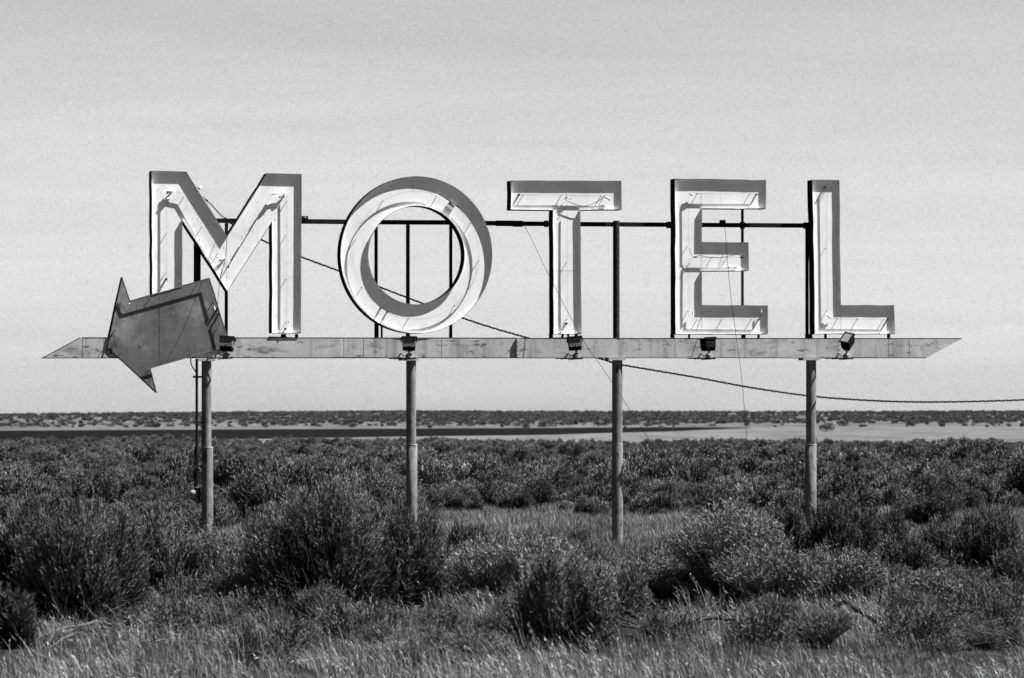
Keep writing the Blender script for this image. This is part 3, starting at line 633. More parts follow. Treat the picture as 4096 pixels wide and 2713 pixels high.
def sage_arrays(seed, w, h, nshoot, nleaf, leaf, lw, shoot=(.10, .22), nlobe=9, upb=.9, spiky=.15, low=.30, align=.35, on=.8, tv=.35, lr=.19, core=0):
    """foliage of a sagebrush: upright leafy shoots gathered in uneven clumps"""
    r = np.random.RandomState(seed)
    ang = r.rand(nlobe)*2*np.pi; rad = np.sqrt(r.rand(nlobe))*w*.36; lz = h*(low + (.68-low)*r.rand(nlobe)**.8)*(1 - .45*(rad/(w*.5))**2)
    LC = np.stack([rad*np.cos(ang), rad*np.sin(ang), lz], 1); LR = w*lr*(.75 + .6*r.rand(nlobe))
    LH = np.minimum(h*(.28+.16*r.rand(nlobe)), h - lz)
    k = r.choice(nlobe, nshoot, p=(LR**2)/(LR**2).sum())
    d = nrm(r.normal(size=(nshoot, 3)) + np.array([0, 0, .35])); sh = .55 + .45*np.sqrt(r.rand(nshoot))
    P = LC[k] + d*sh[:, None]*np.stack([LR[k], LR[k], LH[k]], 1)
    P[:, 2] = np.maximum(P[:, 2], h*.06*r.rand(nshoot)) 
    cen = np.array([0, 0, h*.1]); out = nrm(P - cen)
    ON = nrm(d*.7 + out*.5); D = nrm(out*.5 + d*.25 + np.array([0, 0, upb]) + r.normal(size=(nshoot, 3))*.18)
    Ls = (shoot[0] + (shoot[1]-shoot[0])*r.rand(nshoot)) * (1 + (r.rand(nshoot) < spiky)*.8)
    tone_s = (1 + tv*np.clip(r.normal(size=nshoot), -1.6, 2.2)) * (.8+.4*r.rand(nlobe))[k]
    P = P - D*Ls[:, None]*.5
    Q = []; T = []
    Q.append(blades(P, D, Ls, np.full(nshoot, lw*.55), r, .5)); T.append(tone_s*.5)
    t = (np.arange(nleaf)[None, :] + r.rand(nshoot, nleaf))/nleaf; t = .15 + .9*t
    B = (P[:, None, :] + D[:, None, :]*(Ls[:, None]*t)[..., None]).reshape(-1, 3); DD = np.repeat(D, nleaf, 0)
    LD = nrm(DD*1.0 + r.normal(size=B.shape)*align); n = len(B)
    Q.append(blades(B, LD, leaf*(.6+.8*r.rand(n)), lw*(.7+.6*r.rand(n)), r, .45, np.repeat(ON, nleaf, 0), on)); T.append(np.repeat(tone_s, nleaf)*(.8+.4*r.rand(n)))
    if core:                                   # dense dead woody twigs inside the bush
        q = nrm(r.normal(size=(core, 3)))*(r.rand(core, 1)**.45); q[:, 2] = np.abs(q[:, 2]); C_ = q*np.array([w*.40, w*.40, h*.62])
        Q.append(blades(C_, nrm(nrm(C_ + 1e-3)*.8 + r.normal(size=(core, 3))*.45 + np.array([0, 0, .5])), h*(.10+.14*r.rand(core)), np.full(core, lw*1.1)*(1+r.rand(core)), r, .5)); T.append(.10 + .16*r.rand(core))
    return np.concatenate(Q), np.concatenate(T)
def broom_arrays(seed, w, h, n, fl=9, tuft=True, leafw=.004):
    """rabbitbrush: many fine stems fanning from the base with pale tufted tops"""
    r = np.random.RandomState(seed); a = r.rand(n)*2*np.pi; tilt = np.sqrt(r.rand(n))
    rad = tilt*w*.5; top_h = h*(1 - .28*tilt**2.2)*(.74 + .3*r.rand(n)**1.5)
    nb = 9; ba = r.rand(nb)*2*np.pi; bf = .8+.3*r.rand(nb); idx = ((a/(2*np.pi))*nb).astype(int) % nb; top_h *= np.minimum(bf[idx], 1.04)
    TP = np.stack([rad*np.cos(a), rad*np.sin(a), top_h], 1); BP = TP*np.array([.12, .12, 0]) + r.normal(size=(n, 3))*np.array([.03, .03, 0])*w
    MP = TP*np.array([.42, .42, .5]) + BP*.1
    tone_s = (1 + .45*np.clip(r.normal(size=n), -1.6, 2.2)); Q = []; T = []
    for p, q, tn, ww in ((BP, MP, .35, leafw*.9), (MP, TP, .8, leafw*.7)):
        d = q - p; ln = np.linalg.norm(d, axis=1); Q.append(blades(p, nrm(d), ln, np.full(n, ww), r, .8)); T.append(tone_s*tn)
    t = .25 + .8*(np.arange(fl)[None, :] + r.rand(n, fl))/fl; d = TP - MP
    B = (MP[:, None, :] + d[:, None, :]*t[..., None]).reshape(-1, 3); DD = nrm(np.repeat(d, fl, 0) + r.normal(size=B.shape)*.10)
    k = len(B); Q.append(blades(B, nrm(DD + r.normal(size=B.shape)*.16), .022 + .035*r.rand(k), .0026 + .0028*r.rand(k), r, .4)); T.append(np.repeat(tone_s, fl)*(.75+.5*r.rand(k)))
    if tuft:
        m = 4; C_ = np.repeat(TP, m, 0) + r.normal(size=(n*m, 3))*.008; k = len(C_)
        Q.append(blades(C_, nrm(r.normal(size=(k, 3)) + np.array([0, 0, .9])), .018+.014*r.rand(k), .005+.003*r.rand(k), r, .6)); T.append(np.repeat(tone_s, m)*1.2)
    return np.concatenate(Q), np.concatenate(T)
def branch_mesh(seed, w, h, n=9, mt=None, r0=.016, sub=3, ztop=.75):
    r = random.Random(seed); mb = MB()
    for i in range(n):
        a = 2*math.pi*i/n + r.uniform(-.4, .4); rr = w*r.uniform(.15, .40); zt = h*r.uniform(.45, ztop)
        p0 = Vector((r.uniform(-.03, .03), r.uniform(-.03, .03), -.03)); e = Vector((rr*math.cos(a), rr*math.sin(a), zt))
        m1_ = p0.lerp(e, .35) + Vector((r.uniform(-.05, .05), r.uniform(-.05, .05), -.04)); m2_ = p0.lerp(e, .7) + Vector((r.uniform(-.05, .05), r.uniform(-.05, .05), -.02))
        mb.tube([p0, m1_, m2_, e], [r0*r.uniform(.8, 1.2), r0*.75, r0*.5, r0*.25], 5)
        for j in range(sub):
            s_ = m1_.lerp(m2_, r.random()); q = s_ + Vector((r.uniform(-.5, .5)*w*.35, r.uniform(-.5, .5)*w*.35, h*r.uniform(.15, .4)))
            mb.tube([s_, s_.lerp(q, .5) + Vector((r.uniform(-.02, .02), 0, -.015)), q], [r0*.4, r0*.28, r0*.1], 4)
    return mb
def place_px(cx, base): 
    p = G(cx, base); p.z = float(terrain(p.x, p.y)); return p

def bush(cx, base, top, wpx, kind, label, seed, tone=1.0, name=None):
    p = place_px(cx, base); d = p.y; h = (base - top)/F*d; w = wpx/F*d
    root = empty(name or ('sagebrush' if kind == 'sage' else 'rabbitbrush'), p)
    tag(root, label, 'bush', 'bushes in front of and around the sign')
    if kind == 'sage':
        ns = int(3600*min(2.6, max(.5, w*h/1.0))); V, T = sage_arrays(seed, w, h*1.02, ns, 28, .032, .0050, (.09, .23), nlobe=26, spiky=.10, low=.12, upb=.85, on=.5, tv=.42, lr=.125, align=.34, core=4500); m = M['sage']
    else:
        ns = int(1500*min(2.2, max(.5, w*h/.8))); V, T = broom_arrays(seed, w, h, ns); m = M['rabbit']
    me = quad_mesh('foliage', V, T*tone, m); f = bpy.data.objects.new('foliage', me); COL.objects.link(f); f.parent = root
    branch_mesh(seed + 500, w, h, 8 if kind == 'sage' else 6, r0=.014 if kind == 'sage' else .007).build('branches', M['wood'], root)
    return root
BUSHES = [
 (60, 2450, 2025, 430, 'sage', 'sagebrush cut off by the left edge of the view', .9),
 (330, 2490, 1985, 560, 'sage', 'large dark sagebrush at far left with dead branches at its foot', .85),
 (640, 2440, 2065, 420, 'sage', 'upright sagebrush just left of the first post', .95),
 (860, 2430, 2120, 420, 'rabbit', 'paler feathery bush standing in front of the base of the first post', .8),
 (1060, 2350, 2070, 260, 'sage', 'small sagebrush between the first post and the big dark bush', .8),
 (1280, 2460, 1945, 620, 'sage', 'tallest dark sagebrush, between the first and second posts', .85),
 (1570, 2430, 2045, 440, 'sage', 'dark sagebrush covering the base of the second post', .85),
 (1885, 2270, 2095, 170, 'sage', 'small spiky dark shrub in the pale grass right of the second post', .7),
 (1940, 2430, 2165, 330, 'rabbit', 'pale feathery bush below the small spiky shrub', 1.25),
 (2150, 2440, 2130, 330, 'rabbit', 'pale bush with light flower tops between the second and third posts', 1.2),
 (2260, 2600, 2215, 420, 'sage', 'dark leggy sagebrush lowest in the middle foreground', 1.2),
 (2440, 2470, 2300, 320, 'sage', 'sagebrush in front of the base of the third post', 1.1),
 (2660, 2420, 2215, 260, 'rabbit', 'low feathery bush just right of the third post', .9),
 (2920, 2440, 2015, 500, 'rabbit', 'tall pale bush with flower tufts left of the fourth post', 1.05),
 (3150, 2290, 2035, 200, 'sage', 'dark narrow sagebrush left against the fourth post', .7),
 (3370, 2300, 1985, 340, 'sage', 'dark sagebrush with stout upright shoots right against the fourth post', .7),
 (3520, 2280, 2065, 250, 'sage', 'low dark sagebrush one place right of the fourth post', .7),
 (3080, 2460, 2170, 470, 'rabbit', 'rounded bush in front of and below the fourth post', .85),
 (3350, 2425, 2180, 400, 'rabbit', 'rounded domed bush above the fallen log', .85),
 (3640, 2340, 2170, 260, 'sage', 'low sagebrush behind the pale tangle of twigs', .85),
 (3800, 2300, 2085, 250, 'sage', 'sagebrush at right with a bare patch of grass to its left', .85),
 (3950, 2330, 2050, 290, 'sage', 'taller sagebrush near the right edge', .9),
 (3720, 2455, 2290, 240, 'rabbit', 'small feathery bush right of the dead stick', 1.0),
 (4070, 2450, 2230, 200, 'sage', 'dark sagebrush touching the right edge', .75),
 (2740, 2440, 2270, 230, 'rabbit', 'low fine-stemmed bush above the fallen branch right of the third post', .8),
 (30, 2590, 2400, 240, 'sage', 'low dark bush in the lower left corner', .6),
]
for i, (cx, b_, t_, w_, k_, lab, tn) in enumerate(BUSHES): bush(cx, b_, t_, w_, k_, lab, 100 + i, tn)

# sagebrush field: individual bushes nearest, the rest as one mass
protos = []
for i in range(6):
    r_ = random.Random(40+i); w, h = r_.uniform(.8, 1.05), r_.uniform(.52, .66)
    V, T = sage_arrays(300+i, w, h, 1800, 7, .036, .0125, (.09, .17), nlobe=6, upb=.7, spiky=.06, on=.35, lr=.15, core=900)
    protos.append(quad_mesh('sagebrush', V, T, M['sage_mid']))
fine = []
for i in range(5):
    r_ = random.Random(70+i); w, h = r_.uniform(.85, 1.05), r_.uniform(.54, .66)
    V, T = sage_arrays(370+i, w, h, 2600, 10, .032, .0085, (.09, .19), nlobe=8, upb=.9, spiky=.08, on=.4, lr=.145, low=.2, tv=.5, core=1800)
    fine.append(quad_mesh('sagebrush', V, T, M['sage_mid']))
nr = np.random.RandomState(11); cand = []
def px_of(x, d): return CX + x/d*F
cell = .86
for d in np.arange(47.5, 190, cell*.93):
    half = d*.5*4096/F + 4.5
    for x in np.arange(-half, half, cell):
        xx, yy = x + nr.uniform(-.38, .38), d + nr.uniform(-.38, .38); px = px_of(xx, yy); rnd = nr.rand()
        edge = (176 if px < 1450 else 169) + 14*vnoise(np.array(xx/5+20), np.array(3.0), 8) - (10 if 1400 < px < 1700 else 0)
        if yy > edge: continue
        near = 62.5 + 5*(float(vnoise(np.array(xx/1.8+30), np.array(1.0), 9)) - .5)
        if px < 900: near = 50
        elif px < 1700: near = 56
        elif px > 3500: near += 2 - (7 if 3650 < px < 3850 else 0)
        if yy < near: continue
        if yy < 62 and rnd > .8: continue
        g = float(vnoise(np.array(xx/3.1+11), np.array(yy/6.0), 12))
        if rnd > .45 + g*.7: continue
        cand.append((yy, xx, nr.uniform(0, 6.28), nr.uniform(.45, .85)*(.7+.6*g)*(1.55 if nr.rand() < .13 and yy < 125 else 1), nr.randint(6)))
cand.sort(key=lambda c: c[0] / c[3]**.5)
def zone(px):
    if px < 800: return 'left of the first post'
    if px < 1640: return 'between the first and second posts'
    if px < 2470: return 'between the second and third posts'
    if px < 3240: return 'between the third and fourth posts'
    return 'right of the fourth post'
inside = [c for c in cand if -120 < px_of(c[1], c[0]) < 4216]; near_c = inside[:272]; near_s = set(id(c) for c in near_c); rest = [c for c in cand if id(c) not in near_s]
for (yy, xx, rz, sc, k) in near_c:
    o = bpy.data.objects.new('sagebrush', fine[k % 5] if yy < 72 else protos[k]); COL.objects.link(o); o.location = (xx, yy, float(terrain(xx, yy)) - .02)
    o.rotation_euler = (0, 0, rz); o.scale = (sc, sc, sc*(.9+.2*((k*37) % 10)/10))
    row = 'nearest rows of the brush field' if yy < 66 else 'second rows of the brush field'
    tag(o, 'rounded sagebrush in the %s %s' % (row, zone(px_of(xx, yy))), 'bush', 'sagebrush in the brush field %s' % zone(px_of(xx, yy)))
field_protos = [o for o in bpy.data.objects if o.name.startswith('sagebrush') and o.type == 'MESH']
fp = []
for m_ in protos:
    for o in field_protos:
        if o.data == m_: fp.append(o); break
assert len(fp) >= 4, len(fp)

def scatter(name, pts, rots, scls, idx, objs, label, hmul=None):
    me = bpy.data.meshes.new(name); me.vertices.add(len(pts)); me.vertices.foreach_set('co', np.asarray(pts, np.float32).ravel())
    for an, ty, data, key in (('rot', 'FLOAT_VECTOR', rots, 'vector'), ('scl', 'FLOAT_VECTOR', scls, 'vector'), ('idx', 'INT', idx, 'value')):
        a = me.attributes.new(an, ty, 'POINT'); a.data.foreach_set(key, np.asarray(data, np.int32 if ty == 'INT' else np.float32).ravel())
    o = bpy.data.objects.new(name, me); COL.objects.link(o); tag(o, label, None, None, 'stuff')
    g = bpy.data.node_groups.new(name + '_scatter', 'GeometryNodeTree')
    g.interface.new_socket('Geometry', in_out='INPUT', socket_type='NodeSocketGeometry'); g.interface.new_socket('Geometry', in_out='OUTPUT', socket_type='NodeSocketGeometry')
    gi, go = g.nodes.new('NodeGroupInput'), g.nodes.new('NodeGroupOutput')
    ip = g.nodes.new('GeometryNodeInstanceOnPoints'); jn = g.nodes.new('GeometryNodeJoinGeometry')
    for ob in reversed(objs):
        oi = g.nodes.new('GeometryNodeObjectInfo'); oi.inputs['Object'].default_value = ob; oi.inputs['As Instance'].default_value = True; oi.transform_space = 'ORIGINAL'
        g.links.new(oi.outputs['Geometry'], jn.inputs[0])
    g.links.new(gi.outputs[0], ip.inputs['Points']); g.links.new(jn.outputs[0], ip.inputs['Instance']); ip.inputs['Pick Instance'].default_value = True
    def na(nm, ty):
        n = g.nodes.new('GeometryNodeInputNamedAttribute'); n.data_type = ty; n.inputs['Name'].default_value = nm; return [s for s in n.outputs if s.enabled and s.name == 'Attribute'][0]
    g.links.new(na('idx', 'INT'), ip.inputs['Instance Index'])
    e2r = g.nodes.new('FunctionNodeEulerToRotation'); g.links.new(na('rot', 'FLOAT_VECTOR'), e2r.inputs[0]); g.links.new(e2r.outputs[0], ip.inputs['Rotation'])
    g.links.new(na('scl', 'FLOAT_VECTOR'), ip.inputs['Scale']); g.links.new(ip.outputs[0], go.inputs[0])
    md = o.modifiers.new('scatter', 'NODES'); md.node_group = g
    return o
A_r = np.array([(c[1], c[0], 0) for c in rest]); A_r[:, 2] = terrain(A_r[:, 0], A_r[:, 1]) - .02
scatter('sagebrush_field', A_r, [(0, 0, c[2]) for c in rest], [(c[3], c[3], c[3]) for c in rest], [c[4] % len(fp) for c in rest], fp, 'sea of dark sagebrush receding behind the posts to the grassland')

# far scrub on the pale rise
V, T = sage_arrays(900, 1.3, .68, 150, 3, .11, .05, (.12, .25), nlobe=7, upb=.5, spiky=0); fpm = quad_mesh('scrub', V, T, M['scrub'])
V, T = sage_arrays(901, 1.9, .6, 150, 3, .11, .05, (.12, .25), nlobe=7, upb=.5, spiky=0); fpm2 = quad_mesh('scrub', V, T, M['scrub'])
scr = []
for m_, (x_, y_) in zip((fpm, fpm2), ((-30, 470), (26, 455))):
    o = bpy.data.objects.new('scrub_bush', m_); COL.objects.link(o); o.location = (x_, y_, float(terrain(x_, y_))); scr.append(o)
tag(scr[0], 'distant scrub bush on the pale rise left of the second post', 'bush'); tag(scr[1], 'distant lone bush in the pale strip just right of the fourth post', 'bush')
scr[1].location = (  (3290-CX)/F*330, 330, 0)
P_, S_, I_, RR = [], [], [], []
for _ in range(60000):
    y = 395 + (RIDGE + 15 - 395)*nr.rand()**.7; x = nr.uniform(-.16, .16)*y; px = px_of(x, y)
    t = (y - 395)/(RIDGE - 395); n_ = float(vnoise(np.array(x/14+31), np.array(y/40.0), 21)); n2 = float(vnoise(np.array(x/45+3), np.array(y/70.0), 22))
    rightpale = np.clip((px - 2700)/500, 0, 1)
    if y < 395 + 10*rightpale + 20*n2: continue
    dens = .05 + .22*max(0, n_*.6+n2*.6-.5)*2 + (.03 if t > .80 else 0) + (.25 if t > .95 else 0)
    if rightpale > 0 and y < 395 + 80: dens = .02
    if nr.rand() > dens: continue
    s_ = nr.uniform(.35, .9); P_.append((x, y, float(terrain(x, y))-.05)); S_.append((s_, s_, s_)); I_.append(nr.randint(2)); RR.append((0, 0, nr.uniform(0, 6.28)))
scatter('distant_scrub', P_, RR, S_, I_, scr, 'distant scrub scattered over the pale rise and dense along the skyline')
print('field', len(cand), 'scrub', len(P_))

# ---- grass
def tuft(seed, n=34, h=.34, lean=(-.35, 0), spread=.10, w=.0042, seeds=True, curl=.5):
    r = np.random.RandomState(seed); a = r.rand(n)*2*np.pi; rad = np.sqrt(r.rand(n))*spread
    P = np.stack([rad*np.cos(a), rad*np.sin(a), np.zeros(n)], 1); ln = h*(.45+.6*r.rand(n))
    out = np.stack([np.cos(a), np.sin(a), np.zeros(n)], 1)
    D0 = nrm(np.array([0, 0, 1.0]) + out*.22*r.rand(n)[:, None] + np.array([lean[0]*.5, lean[1], 0]) + r.normal(size=(n, 3))*.14)
    D1 = nrm(D0 + np.array([lean[0], lean[1], -.08]) + out*curl*.4*r.rand(n)[:, None] + r.normal(size=(n, 3))*.10); D2 = nrm(D1 + np.array([lean[0]*1.2, 0, -.35*curl]) + out*curl*.5*r.rand(n)[:, None])
    s = nrm(np.cross(D0, r.normal(size=(n, 3))))*(w/2); P1 = P + D0*ln[:, None]*.4; P2 = P1 + D1*ln[:, None]*.35; P3 = P2 + D2*ln[:, None]*.25
    Q = [np.stack([P-s, P+s, P1+s*.9, P1-s*.9], 1), np.stack([P1-s*.9, P1+s*.9, P2+s*.6, P2-s*.6], 1), np.stack([P2-s*.6, P2+s*.6, P3+s*.1, P3-s*.1], 1)]
    t = .35+1.1*r.rand(n)**1.5; T = [t*.9, t, t*1.05]
    if seeds:
        k = r.rand(n) < .12; m = k.sum()
        for j in range(4):
            b = P3[k] - D2[k]*(.018*j); Q.append(blades(b, nrm(D2[k] + r.normal(size=(m, 3))*.35), np.full(m, .022), np.full(m, .006), r, .4)); T.append(t[k]*1.2)
    return np.concatenate(Q), np.concatenate(T)
gt = []
specs = [(1, 26, .22, (-.25, 0), .15, .0036), (2, 26, .18, (-.6, .15), .16, .0036), (3, 16, .33, (-.15, 0), .14, .0036), (4, 60, .17, (-.05, 0), .15, .0042), (5, 60, .14, (.05, 0), .17, .0044)]
for i, (sd_, n_, h_, le, spd, w_) in enumerate(specs):
    V, T = tuft(sd_, n_, h_, le, spd, w_, seeds=i < 3); me = quad_mesh('grass_tuft', V, T*(1 if i < 3 else .72), M['grass'])
    o = bpy.data.objects.new('grass_tuft', me); COL.objects.link(o); q = place_px(1200 + 450*i, 2640); o.location = q; tag(o, 'dry bent grass tuft in the foreground sward', None, None, 'stuff'); gt.append(o)
P_, S_, I_, RR = [], [], [], []
def gdens(px, d):
    # where the photograph shows thick pale grass (1), thin dark litter (0)
    y = Y0 + H*F/d; g = .10 + (.42 if y < 2230 else 0)
    for (cx, cy, rx, ry, v) in ((1000, 2500, 330, 75, .5), (1980, 2500, 300, 90, .3), (3480, 2440, 280, 110, .6), (2950, 2560, 330, 130, .25), (2050, 2180, 600, 50, .7), (2700, 2160, 350, 60, .6), (3650, 2190, 130, 40, .6),
                                (650, 2450, 200, 60, -.2), (150, 2560, 230, 60, -.7), (1030, 2600, 230, 45, -.6), (2250, 2600, 300, 50, -.6), (3620, 2580, 90, 30, -.25), (1350, 2470, 260, 55, -.5), (430, 2500, 260, 50, -.5), (3020, 2420, 160, 40, -.4), (3230, 2580, 90, 50, -.4)):
        g += v*math.exp(-(((px-cx)/rx)**2 + ((y-cy)/ry)**2))
    if y > 2610: g += .32*min(1, (y-2610)/70)
    return g
for d in np.arange(21.5, 66, .155):
    half = d*.5*4096/F + 1.6
    for x in np.arange(-half, half, .165):
        xx, yy = x + nr.uniform(-.09, .09), d + nr.uniform(-.09, .09); px = px_of(xx, yy); n_ = float(vnoise(np.array(xx/.55+31), np.array(yy/1.3), 31))
        g = gdens(px, yy)
        n3 = float(vnoise(np.array(xx/1.6+7), np.array(yy/4.5), 33)); g = max(g, .12)*(.25 + 1.6*n3)
        low_ = nr.rand() > g + (n_-.5)*.7
        if low_ and nr.rand() > .62: continue
        if low_ and abs(px-2463) < 90: continue
        row = Y0 + H*F/yy; tall = row > 2420 + 80*(n_-.5)
        tall = tall and nr.rand() < .8 and not low_
        k = nr.randint(3) if tall else 3 + nr.randint(2); s_ = nr.uniform(.65, 1.1)*(.75+.5*min(1.2, g))*(.7 + .6*n_)
        if low_: s_ *= .5
        P_.append((xx, yy, float(terrain(xx, yy)) - .01)); S_.append((s_, s_, s_)); I_.append(k); RR.append((nr.normal(0, .06), nr.normal(0, .06), nr.normal(0, .5) if tall else nr.uniform(0, 6.28)))
scatter('dry_grass', P_, RR, S_, I_, gt, 'dry pale grass growing between the bushes and thick along the bottom')
print('grass', len(P_))

# ---- low dark brush and litter filling the gaps of the foreground
V, T = sage_arrays(950, .55, .26, 420, 9, .024, .0075, (.07, .14), nlobe=9, upb=.8, low=.1); lo1 = quad_mesh('low_brush_clump', V, T*.8, M['sage'])
V, T = broom_arrays(951, .5, .30, 380, fl=7, tuft=False); lo2 = quad_mesh('low_brush_clump', V, T*.8, M['rabbit'])
los = []
for m_, (x_, y_) in zip((lo1, lo2), ((700, 2560), (3100, 2520))):
    o = bpy.data.objects.new('low_brush_clump', m_); COL.objects.link(o); o.location = place_px(x_, y_); tag(o, 'low brush clump in the foreground litter', None, None, 'stuff'); los.append(o)
P_, S_, I_, RR = [], [], [], []
for d in np.arange(26.0, 47, .42):
    half = d*.5*4096/F + 1.6
    for x in np.arange(-half, half, .42):
        xx, yy = x + nr.uniform(-.2, .2), d + nr.uniform(-.2, .2); px = px_of(xx, yy); row = Y0 + H*F/yy
        g = .40 - .4*min(1, max(0, gdens(px, yy) - .35)) + .55*(float(vnoise(np.array(xx/1.2+3), np.array(yy/2.5), 41)) - .5)
        if row > 2600: g *= .45
        if abs(px - 2463) < 100 and row < 2330: continue
        if nr.rand() > g: continue
        s_ = nr.uniform(.4, 1.15)
        if any(a < px < b and row > c for a, b, c in ((60, 500, 2470), (2330, 2650, 2440), (2670, 3010, 2440), (3290, 3560, 2400))): continue
        P_.append((xx, yy, float(terrain(xx, yy)) - .02)); S_.append((s_, s_, s_*nr.uniform(.8, 1.3))); I_.append(int(nr.rand() < .45)); RR.append((0, 0, nr.uniform(0, 6.28)))
scatter('low_brush', P_, RR, S_, I_, los, 'low dark brush filling the gaps between the foreground bushes')
print('low', len(P_))
rr = np.random.RandomState(77); n = 16; P0 = np.concatenate([rr.normal(size=(n, 2))*.14, np.abs(rr.normal(size=(n, 1)))*.03], 1)
D0 = nrm(rr.normal(size=(n, 3))*np.array([1, 1, .28]) + np.array([0, 0, .12])); Q = []; T = []
for j in range(3):
    l_ = .09 + .07*rr.rand(n); Q.append(blades(P0, D0, l_, np.full(n, 0.0048 - .0012*j), rr, .85)); T.append(.3 + 1.3*rr.rand(n)**3); P0 = P0 + D0*l_[:, None]; D0 = nrm(D0 + rr.normal(size=(n, 3))*.3)
lt = bpy.data.objects.new('twig_litter', quad_mesh('twig_litter', np.concatenate(Q), np.concatenate(T), M['dead'])); COL.objects.link(lt); lt.location = place_px(1500, 2590)
tag(lt, 'bare twig litter on the ground', None, None, 'stuff')
m_ = 150; yy = nr.uniform(25.2, 40, m_); xx = nr.uniform(-.14, .14, m_)*yy
scatter('fallen_twigs', np.stack([xx, yy, terrain(xx, yy)], 1), np.stack([np.zeros(m_), np.zeros(m_), nr.uniform(0, 6.28, m_)], 1), np.repeat(nr.uniform(.5, 1.3, m_)[:, None], 3, 1), np.zeros(m_), [lt], 'broken dead twigs strewn among the grass')
# ------------------------------------------------------------------ dead wood and litter
def dead(name, label, branches, seed, m='dead', cat='branch', group=None, zl=.0):
    """branches: list of (list of (px, py, lift m), r0, r1): a point stands `lift` over the ground at that image row of its base"""
    r = random.Random(seed); mb = MB(); org = None; up_ = {2: 28, 3: 22, 4: 28, 5: 14, 6: 22}.get(seed, 0)
    for pts, r0, r1 in branches:
        P = []
        for (px, py, base) in pts:
            g = G(px, base + up_); d = ray(px, py); k = g.y / d.y; q = Vector((0, 0, H)) + d*k; P.append(q)
        if org is None: org = Vector((P[0].x, P[0].y, 0))
        P = spline(P, 5); n = len(P); P = [p + Vector((r.gauss(0, r0*.25), r.gauss(0, r0*.3), r.gauss(0, r0*.2))) for p in P]
        mb.tube(P, [(r0 + (r1-r0)*i/(n-1))*r.uniform(.85, 1.15) for i in range(n)], 7)
    o = mb.build(name, M[m], smooth=False, origin=org); o.location = org; smooth_by_angle(o, 50); return tag(o, label, cat, group)
dead('dead_branch', 'twisted grey dead branches lying under the large bush at far left', [
  ([(440, 2500, 2560), (390, 2488, 2560), (340, 2500, 2565), (260, 2512, 2570), (180, 2540, 2575), (110, 2585, 2590), (97, 2625, 2600)], .014, .006),
  ([(260, 2512, 2570), (215, 2530, 2575), (200, 2565, 2585), (180, 2610, 2600)], .010, .004),
  ([(330, 2530, 2580), (270, 2545, 2585), (225, 2575, 2590), (195, 2590, 2600)], .010, .004),
  ([(390, 2488, 2560), (400, 2510, 2565), (430, 2520, 2570)], .008, .004)], 1)
dead('dead_branch', 'dark charred branch bowed over the grass right of the third post', [
  ([(2395, 2415, 2500), (2440, 2425, 2500), (2500, 2440, 2510), (2560, 2475, 2515), (2600, 2530, 2535)], .026, .012),
  ([(2440, 2425, 2500), (2480, 2470, 2520), (2550, 2500, 2530)], .012, .006), ([(2370, 2385, 2500), (2420, 2400, 2500), (2500, 2430, 2510)], .006, .003), ([(2440, 2468, 2520), (2500, 2505, 2530), (2570, 2518, 2535)], .010, .006)], 2, 'wood')
dead('fallen_log', 'dark fallen trunk with a forked end between the third and fourth posts', [
  ([(2690, 2510, 2525), (2740, 2492, 2520), (2800, 2478, 2515), (2860, 2468, 2510), (2905, 2474, 2510)], .021, .018),
  ([(2760, 2480, 2520), (2820, 2450, 2515), (2880, 2400, 2510), (2895, 2355, 2510)], .008, .004), ([(2900, 2478, 2510), (2960, 2480, 2515)], .013, .007)], 3, 'wood')
dead('fallen_log', 'dark bent log angling down to the right under the rounded bush', [
  ([(3320, 2440, 2475), (3350, 2415, 2475), (3385, 2408, 2475), (3430, 2440, 2480), (3470, 2465, 2485), (3508, 2488, 2492)], .017, .023)], 4, 'wood')
dead('dead_stick', 'dark dead stick standing upright in the bright grass right of the log', [
  ([(3528, 2482, 2490), (3518, 2440, 2488), (3520, 2390, 2488), (3530, 2350, 2488)], .010, .006)], 5, 'wood')
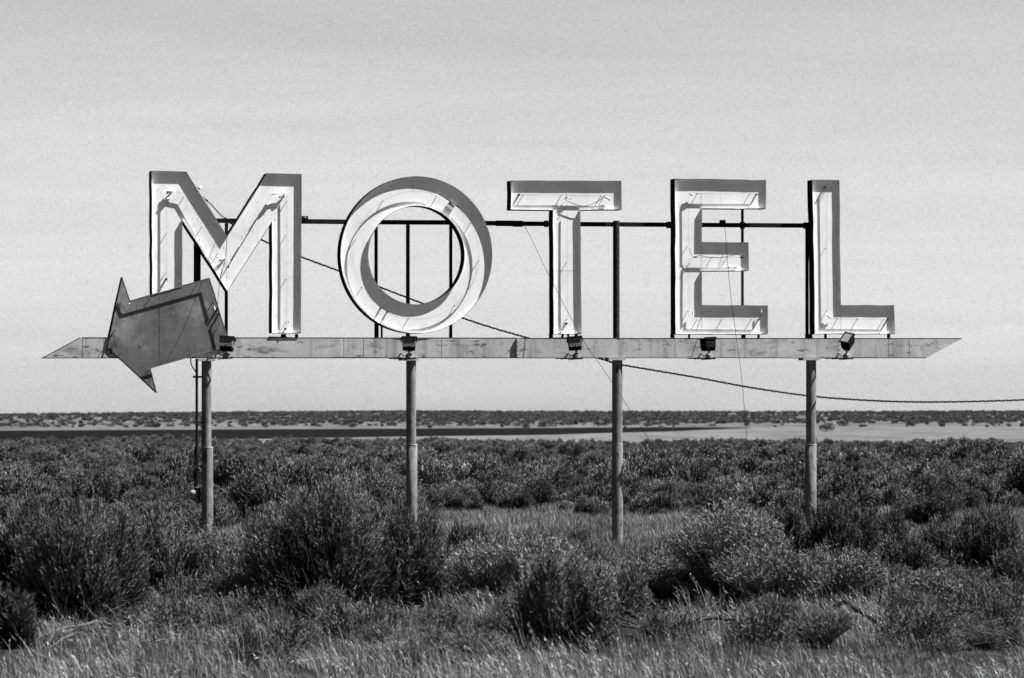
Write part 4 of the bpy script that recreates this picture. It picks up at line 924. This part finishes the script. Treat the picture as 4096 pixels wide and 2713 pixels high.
dead('dead_branch', 'thin dark bare branches arching in front of the small feathery bush', [
  ([(3730, 2470, 2520), (3800, 2465, 2520), (3860, 2475, 2525), (3905, 2510, 2530)], .008, .005), ([(3760, 2455, 2520), (3830, 2440, 2520), (3880, 2455, 2525)], .006, .003), ([(3840, 2430, 2520), (3880, 2450, 2525)], .004, .003)], 6, 'wood')
r_ = random.Random(9); brs = []
for k in range(22):
    a = r_.uniform(-1.0, 1.1); ln = r_.uniform(110, 230); x0, y0 = 4110, 2590; brs.append(([(x0, y0, 2600), (x0 - ln*.5*math.cos(a), y0 - ln*.45*math.sin(a) - 15, 2600), (x0 - ln*math.cos(a), y0 - ln*math.sin(a)*.9, 2600 + r_.uniform(-15, 15))], .006, .0022))
dead('dead_bush', 'bare dead bush at the lower right edge', brs, 7, 'wood', 'bush')
brs = []
for k in range(46):
    x0 = r_.uniform(3450, 3600); y0 = r_.uniform(2200, 2260); a = r_.uniform(0, 6.28); ln = r_.uniform(30, 75); brs.append(([(x0, y0, 2330), (x0 + ln*.5*math.cos(a), y0 + ln*.3*math.sin(a) - 10, 2328 + r_.uniform(-10, 10)), (x0 + ln*math.cos(a+.5), y0 + ln*.55*math.sin(a+.5), 2330)], .003, .0018))
dead('twig_tangle', 'pale tangle of bare twigs resting on low bushes right of the domed bush', brs, 8, 'grass', 'twigs')
brs = []
for k, (xa, ya, xb, yb) in enumerate(((385, 2440, 485, 2300), (430, 2300, 490, 2250), (468, 2410, 476, 2330), (400, 2440, 395, 2400))):
    brs.append(([(xa, ya, 2500), ((xa+xb)/2+6, (ya+yb)/2, 2500), (xb, yb, 2500)], .005, .002))
dead('dry_twigs', 'pale dead stems rising inside the dark bush above the white scrap', brs, 10, 'dead', 'twigs')
p = G(352, 2495); d_ = ray(352, 2453); q = Vector((0, 0, H)) + d_*(p.y/d_.y); mb = MB()
rr_ = random.Random(4)
mb.tube([(-.05, 0, -.01), (-.03, .005, 0), (0, 0, .004), (.03, -.004, .012), (.048, 0, .014)], [.016, .026, .022, .027, .014], 9)
mb.v = [(x + rr_.gauss(0, .003), y + rr_.gauss(0, .003), z + rr_.gauss(0, .003)) for x, y, z in mb.v]
sc_ = mb.build('plastic_scrap', M['scrap']); sc_.location = q; tag(sc_, 'crushed white container caught in the twigs under the large bush at far left', 'litter')
